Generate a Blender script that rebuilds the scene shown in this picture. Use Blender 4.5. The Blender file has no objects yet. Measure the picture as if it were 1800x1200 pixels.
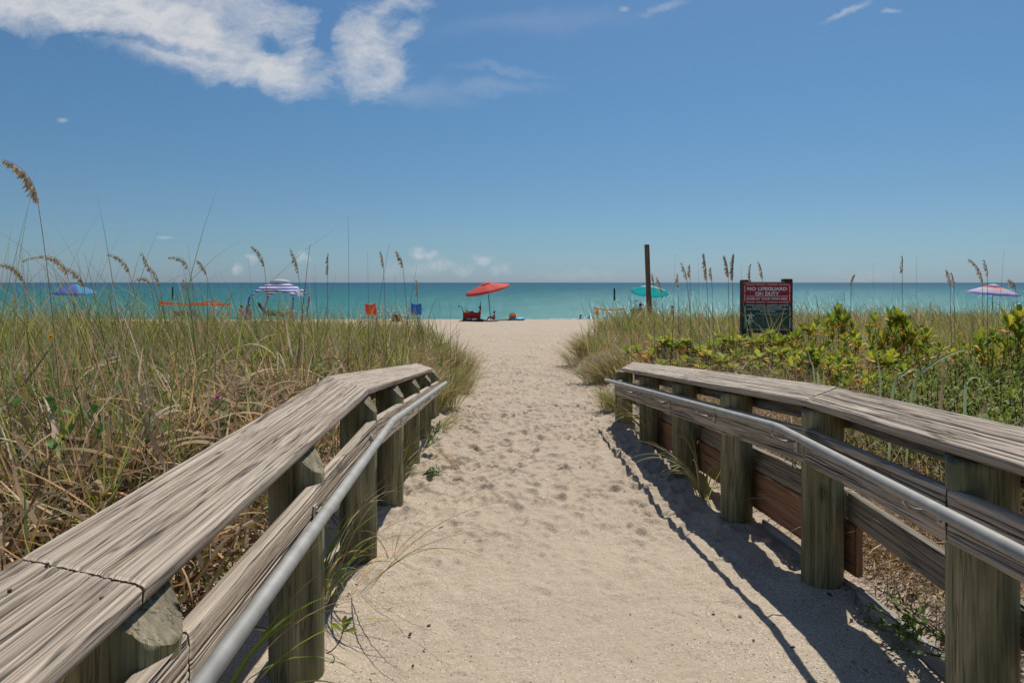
import bpy, bmesh, math, random
import numpy as np
from mathutils import Vector, Matrix
R = math.radians
random.seed(7); rng = np.random.default_rng(11)
S = bpy.context.scene; COL = S.collection
EYE = 1.6; F = 1200.0
# ------------------------------------------------------------ camera
cd = bpy.data.cameras.new('camera'); cam = bpy.data.objects.new('camera', cd); COL.objects.link(cam)
cam.location = (0, 0, EYE); cam.rotation_euler = (R(90), 0, 0)
cd.sensor_width = 36; cd.lens = 24.0; cd.shift_y = -0.0575; cd.clip_end = 90000; cd.clip_start = 0.05
S.camera = cam
SUN_AZ = R(23.5); SUN_EL = R(57)
# ------------------------------------------------------------ world
W = bpy.data.worlds.new('World'); S.world = W; W.use_nodes = True
def nn(nt, t, **k):
    n = nt.nodes.new(t)
    for a, b in k.items(): setattr(n, a, b)
    return n
def build_world():
    nt = W.node_tree; nt.nodes.clear(); L = nt.links.new
    out = nn(nt, 'ShaderNodeOutputWorld'); bg = nn(nt, 'ShaderNodeBackground'); bg.inputs[1].default_value = 0.088
    sky = nn(nt, 'ShaderNodeTexSky', sky_type='NISHITA'); sky.sun_disc = False
    sky.sun_elevation = SUN_EL; sky.sun_rotation = SUN_AZ; sky.air_density = 1.0; sky.dust_density = 0.35; sky.ozone_density = 2.5; sky.altitude = 0
    tc = nn(nt, 'ShaderNodeTexCoord'); sx = nn(nt, 'ShaderNodeSeparateXYZ'); L(tc.outputs['Generated'], sx.inputs[0])
    def M(op, a, b=None, c=None, clamp=False):
        m = nn(nt, 'ShaderNodeMath', operation=op); m.use_clamp = clamp
        for i, v in enumerate((a, b, c)):
            if v is None: continue
            if isinstance(v, (int, float)): m.inputs[i].default_value = v
            else: L(v, m.inputs[i])
        return m.outputs[0]
    yy = M('MAXIMUM', sx.outputs[1], 0.05)
    u = M('DIVIDE', sx.outputs[0], yy); v = M('DIVIDE', sx.outputs[2], yy)
    cx = nn(nt, 'ShaderNodeCombineXYZ'); L(u, cx.inputs[0]); L(v, cx.inputs[1]); uv = cx.outputs[0]
    def noise(scale, detail, rough, src=uv, dist=0.0, mp=None):
        if mp:
            m = nn(nt, 'ShaderNodeMapping'); L(src, m.inputs[0]); m.inputs['Rotation'].default_value = (0, 0, mp[0]); m.inputs['Scale'].default_value = (mp[1], mp[2], 1); src = m.outputs[0]
        n = nn(nt, 'ShaderNodeTexNoise'); L(src, n.inputs['Vector']); n.inputs['Scale'].default_value = scale; n.inputs['Detail'].default_value = detail
        n.inputs['Roughness'].default_value = rough; n.inputs['Distortion'].default_value = dist
        return n
    # warp
    nw = noise(7, 6, 0.6)
    vs = nn(nt, 'ShaderNodeVectorMath', operation='SUBTRACT'); L(nw.outputs['Color'], vs.inputs[0]); vs.inputs[1].default_value = (.5, .5, .5)
    vm = nn(nt, 'ShaderNodeVectorMath', operation='SCALE'); L(vs.outputs[0], vm.inputs[0]); vm.inputs['Scale'].default_value = 0.09
    va = nn(nt, 'ShaderNodeVectorMath', operation='ADD'); L(uv, va.inputs[0]); L(vm.outputs[0], va.inputs[1]); wuv = va.outputs[0]
    nw2 = noise(40, 5, 0.6)
    vs2 = nn(nt, 'ShaderNodeVectorMath', operation='SUBTRACT'); L(nw2.outputs['Color'], vs2.inputs[0]); vs2.inputs[1].default_value = (.5, .5, .5)
    vm2 = nn(nt, 'ShaderNodeVectorMath', operation='SCALE'); L(vs2.outputs[0], vm2.inputs[0]); vm2.inputs['Scale'].default_value = 0.03
    va2 = nn(nt, 'ShaderNodeVectorMath', operation='ADD'); L(uv, va2.inputs[0]); L(vm2.outputs[0], va2.inputs[1]); cuv = va2.outputs[0]
    def ell(px, py, rx, ry, ang, amp, src, soft=1.0):
        m = nn(nt, 'ShaderNodeMapping', vector_type='TEXTURE'); L(src, m.inputs[0])
        m.inputs['Location'].default_value = ((px-900)/F, (497-py)/F, 0); m.inputs['Rotation'].default_value = (0, 0, R(ang)); m.inputs['Scale'].default_value = (rx/F, ry/F, 1)
        l = nn(nt, 'ShaderNodeVectorMath', operation='LENGTH'); L(m.outputs[0], l.inputs[0])
        mr = nn(nt, 'ShaderNodeMapRange', interpolation_type='SMOOTHSTEP'); L(l.outputs['Value'], mr.inputs[0])
        mr.inputs[1].default_value = 1.0+0.5*soft; mr.inputs[2].default_value = 1.0-0.75*soft; mr.inputs[3].default_value = 0; mr.inputs[4].default_value = amp
        return mr.outputs[0]
    def union(ls):
        a = ls[0]
        for b in ls[1:]: a = M('MAXIMUM', a, b)
        return a
    big = union([ell(110, 0, 330, 55, -8, .95, wuv), ell(330, 60, 260, 55, -16, 1.0, wuv), ell(470, 112, 110, 40, -24, 1.0, wuv),
                 ell(430, 35, 140, 75, 0, .60, wuv, 1.0), ell(515, 70, 40, 70, 0, .5, wuv, 1.0),
                 ell(650, 95, 72, 85, 8, .85, wuv, .9), ell(705, 62, 60, 22, 30, .55, wuv), ell(690, 8, 90, 20, 6, .5, wuv, 1.2)])
    hole = union([ell(478, 66, 30, 14, -20, .35, wuv), ell(568, 40, 14, 60, -6, .35, wuv, 1.3), ell(655, 115, 30, 16, 10, .35, wuv), ell(300, 78, 120, 10, -9, .45, wuv)])
    st = noise(5.5, 8, 0.62, wuv, 0.3, (R(18), 1.0, 2.6)).outputs[0]
    fn_ = noise(26, 7, .68, wuv, .2, (R(14), 1.0, 2.2)).outputs[0]
    er = M('ADD', M('MULTIPLY', M('SUBTRACT', st, .5), 1.7), M('MULTIPLY', M('SUBTRACT', fn_, .5), 1.0))
    b0 = M('SUBTRACT', big, hole, None, True); big = M('MULTIPLY', M('MULTIPLY_ADD', M('ADD', b0, er), 1.05, -.12, True), M('MULTIPLY', b0, 3.0, None, True))
    wisp = union([ell(850, 158, 100, 11, 2, .16, wuv, 1.4), ell(880, 130, 80, 8, -3, .13, wuv, 1.4), ell(700, 160, 110, 20, -4, .2, wuv, 1.4), ell(1490, 22, 40, 7, 28, .4, wuv, 1.2), ell(1560, 20, 18, 5, 20, .35, wuv, 1.2),
                  ell(950, 35, 160, 22, 6, .10, wuv, 1.4), ell(1170, 5, 40, 8, 8, .25, wuv, 1.2), ell(110, 212, 9, 4, 0, .35, uv), ell(289, 418, 14, 2.6, 0, .3, uv), ell(1097, 17, 9, 5, 0, .3, uv)])
    cum = union([ell(738, 444, 16, 10, 0, .6, cuv), ell(756, 449, 12, 9, 0, .6, cuv), ell(775, 466, 30, 11, 0, .34, cuv), ell(740, 472, 26, 11, 0, .25, cuv), ell(848, 460, 15, 7, 0, .45, cuv), ell(812, 474, 20, 8, 0, .26, cuv),
                 ell(880, 474, 16, 8, 0, .3, cuv), ell(534, 454, 10, 10, 0, .42, cuv), ell(443, 456, 12, 6, 0, .4, cuv), ell(417, 474, 10, 8, 0, .45, cuv), ell(690, 476, 24, 10, 0, .14, cuv), ell(1515, 484, 60, 7, 0, .12, cuv), ell(1020, 484, 80, 8, 0, .12, cuv)])
    cn = M('MULTIPLY_ADD', noise(60, 4, .65).outputs[0], 3.0, -.75, True)
    cl = M('MAXIMUM', M('MAXIMUM', big, wisp), M('MULTIPLY', cum, cn), None, True)
    # tint of the sky, a little greyer and greener low down
    tint = nn(nt, 'ShaderNodeValToRGB'); L(sx.outputs[2], tint.inputs[0]); e = tint.color_ramp.elements
    for i, (p_, c_) in enumerate(((0, (.41, .595, .96)), (.05, (.42, .60, .80)), (.12, (.45, .62, .76)), (.23, (.455, .685, .805)), (.36, (.52, .74, .86)), (.7, (.72, .86, .98)))):
        q = e[0] if i == 0 else (e[1] if i == 1 else e.new(p_)); q.position = p_; q.color = (*c_, 1)
    mx = nn(nt, 'ShaderNodeMix', data_type='RGBA', blend_type='MULTIPLY'); mx.inputs[0].default_value = 1; L(sky.outputs[0], mx.inputs[6]); L(tint.outputs[0], mx.inputs[7])
    mc = nn(nt, 'ShaderNodeMix', data_type='RGBA'); L(cl, mc.inputs[0]); L(mx.outputs[2], mc.inputs[6]); mc.inputs[7].default_value = (6.9, 7.1, 7.5, 1)
    L(mc.outputs[2], bg.inputs[0]); L(bg.outputs[0], out.inputs[0])
build_world()
sd = bpy.data.lights.new('sun', 'SUN'); sd.energy = 4.3; sd.angle = R(0.53); sd.color = (1.0, .95, .87)
sun = bpy.data.objects.new('sun', sd); COL.objects.link(sun); sun.location = (20, 30, 60)
sdir = Vector((math.sin(SUN_AZ)*math.cos(SUN_EL), math.cos(SUN_AZ)*math.cos(SUN_EL), math.sin(SUN_EL)))
sun.rotation_euler = sdir.to_track_quat('Z', 'Y').to_euler()
vs_ = S.view_settings; vs_.view_transform = 'Standard'; vs_.look = 'None'; vs_.exposure = 0; vs_.gamma = 1; vs_.use_curve_mapping = False
S.cycles.max_bounces = 6; S.cycles.transparent_max_bounces = 8; S.cycles.caustics_reflective = False; S.cycles.caustics_refractive = False
# ------------------------------------------------------------ helpers
def tag(o, label=None, cat=None, group=None, kind=None):
    if label: o['label'] = label
    if cat: o['category'] = cat
    if group: o['group'] = group
    if kind: o['kind'] = kind
    return o
def empty(name, loc, rz=0):
    o = bpy.data.objects.new(name, None); COL.objects.link(o); o.location = loc; o.rotation_euler = (0, 0, rz); o.empty_display_size = .1
    return o
def link(name, me, mat=None, parent=None, smooth=False):
    o = bpy.data.objects.new(name, me); COL.objects.link(o)
    if mat: me.materials.append(mat)
    if smooth: me.polygons.foreach_set('use_smooth', [True]*len(me.polygons))
    if parent: o.parent = parent
    return o
def npmesh(name, V, Fq, col=None, uv=None):
    """V (n,3), Fq (m,k) all same k"""
    me = bpy.data.meshes.new(name); V = np.ascontiguousarray(V, dtype=np.float32); Fq = np.ascontiguousarray(Fq, dtype=np.int32)
    n, k = Fq.shape
    me.vertices.add(len(V)); me.vertices.foreach_set('co', V.ravel())
    me.loops.add(n*k); me.loops.foreach_set('vertex_index', Fq.ravel())
    me.polygons.add(n); me.polygons.foreach_set('loop_start', np.arange(n, dtype=np.int32)*k); me.polygons.foreach_set('loop_total', np.full(n, k, dtype=np.int32))
    if col is not None:
        a = me.color_attributes.new('Col', 'FLOAT_COLOR', 'POINT'); c = np.ones((len(V), 4), np.float32); c[:, :3] = col; a.data.foreach_set('color', c.ravel())
    if uv is not None:
        u = me.uv_layers.new(name='UVMap'); u.data.foreach_set('uv', np.ascontiguousarray(uv[Fq.ravel()], dtype=np.float32).ravel())
    me.update(calc_edges=True)
    return me
def P(px, py, Y): return Vector(((px-900)/F*Y, Y, EYE-(py-497)/F*Y))
def sst(a, b, x):
    t = np.clip((x-a)/(b-a), 0, 1); return t*t*(3-2*t)
def vnoise(x, y, seed=0):
    xi = np.floor(x).astype(np.int64); yi = np.floor(y).astype(np.int64); fx = x-xi; fy = y-yi; fx = fx*fx*(3-2*fx); fy = fy*fy*(3-2*fy)
    def h(a, b):
        n = (a*374761393 + b*668265263 + seed*974634777) & 0xffffffff
        n = ((n ^ (n >> 13))*1274126177) & 0xffffffff
        return ((n ^ (n >> 16)) & 0xffff)/65535.0
    return (h(xi, yi)*(1-fx)+h(xi+1, yi)*fx)*(1-fy)+(h(xi, yi+1)*(1-fx)+h(xi+1, yi+1)*fx)*fy
def fbm(x, y, o=4, seed=0):
    s = 0; a = 1; t = 0
    for i in range(o): s = s+a*vnoise(x*2**i+17.3*i, y*2**i-9.1*i, seed+i); t += a; a *= .5
    return s/t
class MB:
    """collects simple solids into one mesh"""
    def __init__(s): s.bm = bmesh.new()
    def box(s, c, size, rot=None, bevel=0):
        m = Matrix.Translation(c) @ (rot.to_4x4() if rot is not None else Matrix()) @ Matrix.Diagonal((*size, 1))
        r = bmesh.ops.create_cube(s.bm, size=1, matrix=m)
        if bevel:
            es = list({e for v in r['verts'] for e in v.link_edges}); bmesh.ops.bevel(s.bm, geom=es, offset=bevel, segments=2, affect='EDGES', profile=.5)
        return s
    def tube(s, pts, r, n=8, r2=None, cap=True):
        pts = [Vector(p) for p in pts]; rings = []; m = len(pts)
        for i, p in enumerate(pts):
            d = (pts[min(i+1, m-1)]-pts[max(i-1, 0)]).normalized()
            a = d.orthogonal().normalized() if i == 0 else (pa - d*pa.dot(d)).normalized()
            pa = a; b = d.cross(a); rr = r if r2 is None else r+(r2-r)*i/(m-1)
            rings.append([s.bm.verts.new(p+a*math.cos(2*math.pi*k/n)*rr+b*math.sin(2*math.pi*k/n)*rr) for k in range(n)])
        for i in range(m-1):
            for k in range(n): s.bm.faces.new((rings[i][k], rings[i][(k+1) % n], rings[i+1][(k+1) % n], rings[i+1][k]))
        if cap: s.bm.faces.new(list(reversed(rings[0]))); s.bm.faces.new(rings[-1])
        return s
    def ball(s, c, rad, sub=2, rot=None):
        m = Matrix.Translation(c) @ (rot.to_4x4() if rot is not None else Matrix()) @ Matrix.Diagonal((*((rad,)*3 if isinstance(rad, (int, float)) else rad), 1))
        bmesh.ops.create_icosphere(s.bm, subdivisions=sub, radius=1, matrix=m); return s
    def poly(s, pts, th=None):
        vs = [s.bm.verts.new(p) for p in pts]; f = s.bm.faces.new(vs)
        if th is not None:
            r = bmesh.ops.extrude_face_region(s.bm, geom=[f]); bmesh.ops.translate(s.bm, vec=th, verts=[g for g in r['geom'] if isinstance(g, bmesh.types.BMVert)])
        return s
    def strip(s, L1, L2):
        a = [s.bm.verts.new(p) for p in L1]; b = [s.bm.verts.new(p) for p in L2]
        for i in range(len(a)-1): s.bm.faces.new((a[i], a[i+1], b[i+1], b[i]))
        return s
    def build(s, name, mat, parent=None, smooth=False):
        bmesh.ops.recalc_face_normals(s.bm, faces=s.bm.faces)
        me = bpy.data.meshes.new(name); s.bm.to_mesh(me); s.bm.free(); return link(name, me, mat, parent, smooth)
def curve(p0, p1, p2, n):
    t = np.linspace(0, 1, n)[:, None]; p0, p1, p2 = map(np.array, (p0, p1, p2)); return p0*(1-t)**2+2*p1*t*(1-t)+p2*t*t
def copy_tree(o, parent=None):
    c = o.copy(); COL.objects.link(c); c.parent = parent
    for ch in [q for q in o.children]: copy_tree(ch, c)
    return c
# ------------------------------------------------------------ materials
def mat(name):
    m = bpy.data.materials.new(name); m.use_nodes = True; nt = m.node_tree; b = nt.nodes['Principled BSDF']; return m, nt, b
def plain(name, c, rough=.6, metal=0, var=.12, trans=0, scale=30):
    m, nt, b = mat(name); L = nt.links.new
    tc = nn(nt, 'ShaderNodeTexCoord'); n = nn(nt, 'ShaderNodeTexNoise'); n.inputs['Scale'].default_value = scale; n.inputs['Detail'].default_value = 4; L(tc.outputs['Object'], n.inputs['Vector'])
    r = nn(nt, 'ShaderNodeValToRGB'); L(n.outputs[0], r.inputs[0]); r.color_ramp.elements[0].position = .3; r.color_ramp.elements[1].position = .7
    r.color_ramp.elements[0].color = (*[x*(1-var) for x in c], 1); r.color_ramp.elements[1].color = (*[min(1, x*(1+var)) for x in c], 1)
    L(r.outputs[0], b.inputs['Base Color']); b.inputs['Roughness'].default_value = rough; b.inputs['Metallic'].default_value = metal
    if trans:
        t = nn(nt, 'ShaderNodeBsdfTranslucent'); L(r.outputs[0], t.inputs[0]); mx = nn(nt, 'ShaderNodeMixShader'); mx.inputs[0].default_value = trans
        L(b.outputs[0], mx.inputs[1]); L(t.outputs[0], mx.inputs[2]); L(mx.outputs[0], nt.nodes['Material Output'].inputs[0])
    return m
def leafmat(name, trans=.4, rough=.45, spec=.35):
    m, nt, b = mat(name); L = nt.links.new
    a = nn(nt, 'ShaderNodeAttribute'); a.attribute_name = 'Col'
    L(a.outputs['Color'], b.inputs['Base Color']); b.inputs['Roughness'].default_value = rough; b.inputs['Specular IOR Level'].default_value = spec
    t = nn(nt, 'ShaderNodeBsdfTranslucent'); L(a.outputs['Color'], t.inputs[0]); mx = nn(nt, 'ShaderNodeMixShader'); mx.inputs[0].default_value = trans
    L(b.outputs[0], mx.inputs[1]); L(t.outputs[0], mx.inputs[2]); L(mx.outputs[0], nt.nodes['Material Output'].inputs[0])
    return m
def wood(name, dark, mid, light, crack=.55, bump=.6, uvs=(1, 1), knot=True, coord='UV'):
    """weathered timber; UV: u across in metres, v along in metres"""
    m, nt, b = mat(name); L = nt.links.new
    tc = nn(nt, 'ShaderNodeTexCoord'); oi = nn(nt, 'ShaderNodeObjectInfo')
    of = nn(nt, 'ShaderNodeVectorMath', operation='SCALE'); L(oi.outputs['Location'], of.inputs[0]); of.inputs['Scale'].default_value = 0
    rnd = nn(nt, 'ShaderNodeCombineXYZ'); mm = nn(nt, 'ShaderNodeMath', operation='MULTIPLY'); L(oi.outputs['Random'], mm.inputs[0]); mm.inputs[1].default_value = 37.0
    for i in range(3): L(mm.outputs[0], rnd.inputs[i])
    ad = nn(nt, 'ShaderNodeVectorMath', operation='ADD'); L(tc.outputs[coord], ad.inputs[0]); L(rnd.outputs[0], ad.inputs[1])
    def nz(sx_, sy_, sz_, sc, det, ro, dist=0):
        mp = nn(nt, 'ShaderNodeMapping'); L(ad.outputs[0], mp.inputs[0]); mp.inputs['Scale'].default_value = (sx_, sy_, sz_)
        n = nn(nt, 'ShaderNodeTexNoise'); L(mp.outputs[0], n.inputs['Vector']); n.inputs['Scale'].default_value = sc; n.inputs['Detail'].default_value = det; n.inputs['Roughness'].default_value = ro; n.inputs['Distortion'].default_value = dist
        return n.outputs[0]
    if coord == 'UV': g = (75, .9, 75); g2 = (260, 4, 260); g3 = (26, .55, 26); g5 = (14, .8, 14)
    else: g = (20, 20, 1.3); g2 = (110, 110, 4); g3 = (30, 30, .8); g5 = (9, 9, 1.4)
    a = nz(*g, 1, 5, .6, .2); f = nz(*g2, 1, 4, .65, .1); c = nz(*g3, 1, 3, .55, .35); big = nz(*g5, 1, 4, .6, .4)
    r = nn(nt, 'ShaderNodeValToRGB'); L(a, r.inputs[0]); e = r.color_ramp.elements; e[0].position = .22; e[0].color = (*dark, 1); e[1].position = .78; e[1].color = (*light, 1); q = e.new(.5); q.color = (*mid, 1)
    r2 = nn(nt, 'ShaderNodeMapRange'); L(f, r2.inputs[0]); r2.inputs[1].default_value = .3; r2.inputs[2].default_value = .7; r2.inputs[3].default_value = .72; r2.inputs[4].default_value = 1.18
    r3 = nn(nt, 'ShaderNodeMapRange'); L(big, r3.inputs[0]); r3.inputs[1].default_value = .3; r3.inputs[2].default_value = .7; r3.inputs[3].default_value = (.84 if coord == 'UV' else .55); r3.inputs[4].default_value = (1.12 if coord == 'UV' else 1.35)
    # hairline checks: caught dirt plus the shade inside them, both painted as darker colour
    ab = nn(nt, 'ShaderNodeMath', operation='SUBTRACT'); L(c, ab.inputs[0]); ab.inputs[1].default_value = .5
    ab2 = nn(nt, 'ShaderNodeMath', operation='ABSOLUTE'); L(ab.outputs[0], ab2.inputs[0])
    r4 = nn(nt, 'ShaderNodeMapRange', interpolation_type='SMOOTHSTEP'); L(ab2.outputs[0], r4.inputs[0]); r4.inputs[1].default_value = 0.0; r4.inputs[2].default_value = .022; r4.inputs[3].default_value = 1-crack; r4.inputs[4].default_value = 1
    m1 = nn(nt, 'ShaderNodeMath', operation='MULTIPLY'); L(r2.outputs[0], m1.inputs[0]); L(r3.outputs[0], m1.inputs[1])
    m2 = nn(nt, 'ShaderNodeMath', operation='MULTIPLY'); L(m1.outputs[0], m2.inputs[0]); L(r4.outputs[0], m2.inputs[1])
    ca = nn(nt, 'ShaderNodeAttribute'); ca.attribute_name = 'crk'; cf = nn(nt, 'ShaderNodeMath', operation='MULTIPLY_ADD'); L(ca.outputs['Fac'], cf.inputs[0]); cf.inputs[1].default_value = -.72; cf.inputs[2].default_value = 1.0  # mesh cracks: dirt and the groove's shade darkened into the base colour
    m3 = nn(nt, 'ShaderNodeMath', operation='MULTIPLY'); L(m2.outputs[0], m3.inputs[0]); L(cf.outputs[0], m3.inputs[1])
    mv = nn(nt, 'ShaderNodeVectorMath', operation='SCALE'); L(r.outputs[0], mv.inputs[0]); L(m3.outputs[0], mv.inputs['Scale'])
    L(mv.outputs[0], b.inputs['Base Color']); b.inputs['Roughness'].default_value = .82; b.inputs['Specular IOR Level'].default_value = .25
    if knot:
        mp = nn(nt, 'ShaderNodeMapping'); L(ad.outputs[0], mp.inputs[0]); mp.inputs['Scale'].default_value = (4.5, 1.7, 4.5) if coord == 'UV' else (4, 4, 2.2)
        vo = nn(nt, 'ShaderNodeTexVoronoi'); L(mp.outputs[0], vo.inputs['Vector']); vo.inputs['Scale'].default_value = 1
        sp = nn(nt, 'ShaderNodeSeparateColor'); L(vo.outputs['Color'], sp.inputs[0]); gt = nn(nt, 'ShaderNodeMath', operation='GREATER_THAN'); L(sp.outputs[0], gt.inputs[0]); gt.inputs[1].default_value = .62
        wv = nn(nt, 'ShaderNodeMath', operation='MULTIPLY'); L(vo.outputs['Distance'], wv.inputs[0]); wv.inputs[1].default_value = 150
        sn = nn(nt, 'ShaderNodeMath', operation='SINE'); L(wv.outputs[0], sn.inputs[0])
        ma = nn(nt, 'ShaderNodeMath', operation='MULTIPLY_ADD'); L(sn.outputs[0], ma.inputs[0]); ma.inputs[1].default_value = .22; ma.inputs[2].default_value = .38
        mk_ = nn(nt, 'ShaderNodeMapRange', interpolation_type='SMOOTHSTEP'); L(vo.outputs['Distance'], mk_.inputs[0]); mk_.inputs[1].default_value = .15; mk_.inputs[2].default_value = .05
        mm_ = nn(nt, 'ShaderNodeMath', operation='MULTIPLY'); L(mk_.outputs[0], mm_.inputs[0]); L(gt.outputs[0], mm_.inputs[1])
        mn = nn(nt, 'ShaderNodeMath', operation='MULTIPLY'); L(mm_.outputs[0], mn.inputs[0]); L(ma.outputs[0], mn.inputs[1])
        om = nn(nt, 'ShaderNodeMath', operation='SUBTRACT'); om.inputs[0].default_value = 1; L(mn.outputs[0], om.inputs[1])
        mv2 = nn(nt, 'ShaderNodeVectorMath', operation='SCALE'); L(mv.outputs[0], mv2.inputs[0]); L(om.outputs[0], mv2.inputs['Scale']); L(mv2.outputs[0], b.inputs['Base Color'])
    h = nn(nt, 'ShaderNodeMath', operation='ADD'); L(a, h.inputs[0]); L(m2.outputs[0], h.inputs[1])
    bp = nn(nt, 'ShaderNodeBump'); bp.inputs['Strength'].default_value = bump; bp.inputs['Distance'].default_value = .004; L(h.outputs[0], bp.inputs['Height']); L(bp.outputs[0], b.inputs['Normal'])
    return m
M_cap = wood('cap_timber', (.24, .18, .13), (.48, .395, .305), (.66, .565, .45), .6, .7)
M_rail = wood('rail_timber', (.22, .175, .13), (.50, .415, .32), (.68, .58, .46), .6, .8)
M_red = wood('reddish_timber', (.20, .095, .05), (.38, .20, .11), (.50, .30, .19), .4, .5)
M_plank = wood('grey_plank_timber', (.14, .12, .095), (.30, .26, .205), (.46, .40, .32), .6, .6)
M_post = wood('green_stained_pile', (.075, .078, .042), (.235, .225, .12), (.44, .375, .235), .5, .6, coord='Object')
M_postcut = wood('pile_end_grain', (.12, .105, .06), (.23, .195, .125), (.36, .305, .21), .6, .5, coord='Object')
M_pole = wood('brown_pole', (.09, .06, .04), (.17, .115, .075), (.26, .18, .12), .6, .6, coord='Object')
M_piling = wood('dark_piling', (.01, .01, .012), (.018, .018, .02), (.03, .03, .03), .4, .5, coord='Object')
M_edging = wood('pale_edging', (.2, .19, .16), (.34, .33, .29), (.44, .42, .37), .3, .4)
M_alu = plain('aluminium_pipe', (.33, .32, .29), .68, .2, .16, scale=14)
M_steel = plain('bracket_steel', (.42, .40, .37), .5, .7, .2, scale=60)
M_leaf = leafmat('grass_blades', .42, .5, .3)
M_leafb = leafmat('shrub_leaves', .38, .55, .25)
M_dry = leafmat('dry_seed', .35, .7, .2)
# ------------------------------------------------------------ ground shape
YT = [-6, -2, 1, 2.6, 3.6, 5, 8, 12, 20, 30, 41, 42.2, 44, 50, 53, 56, 80, 200, 400]
DT = [1.42, 1.45, 1.5, 1.55, 1.6, 1.705, 1.75, 1.82, 1.98, 2.13, 2.235, 2.27, 2.5, 3.0, 3.5, 4.4, 5.5, 9, 14]
LT = ([-6, 4, 9, 10, 12, 16, 20, 24, 30], [-1.0, -1.06, -1.2, -1.1, -.98, -1.2, -1.9, -3.5, -9])
RT = ([-6, 4, 8.5, 10, 14, 17, 22, 27, 32], [1.74, 1.74, 1.62, 1.6, 1.45, 1.5, 2.8, 4.3, 6.8])
def dune_mask(x, y):
    n = (fbm(x*.9, y*.9, 3, 5)-.5)*.7*sst(8, 11, y)
    l = np.interp(y, *LT); r = np.interp(y, *RT)
    a = sst(0, 1.0, l-x+n)*(1-sst(22, 26, y+(fbm(x*.5, y*.5, 3, 9)-.5)*3))
    c = sst(0, .6, x-r+n)*(1-sst(27, 31, y+(fbm(x*.5, y*.5, 3, 19)-.5)*3))
    return np.maximum(a, c)
def ground(x, y):
    x = np.asarray(x, float); y = np.asarray(y, float)
    d = np.interp(y, YT, DT); dd = np.interp(y, [0, 3, 6, 12, 20, 28, 32], [1.36, 1.36, 1.33, 1.38, 1.5, 1.66, 2.1])
    m = dune_mask(x, y); dd = dd+(fbm(x*.45+3, y*.45, 4, 2)-.5)*.32-(fbm(x*1.7, y*1.7, 3, 3)-.5)*.12
    d = d*(1-m)+dd*m
    # small drifts on the path and sand lapping up at the rail feet
    d = d-(fbm(x*.8, y*.6, 3, 40)-.5)*.05*(y < 44)
    return EYE-d
def gz(x, y): return float(ground(np.array([x]), np.array([y]))[0])
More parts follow.
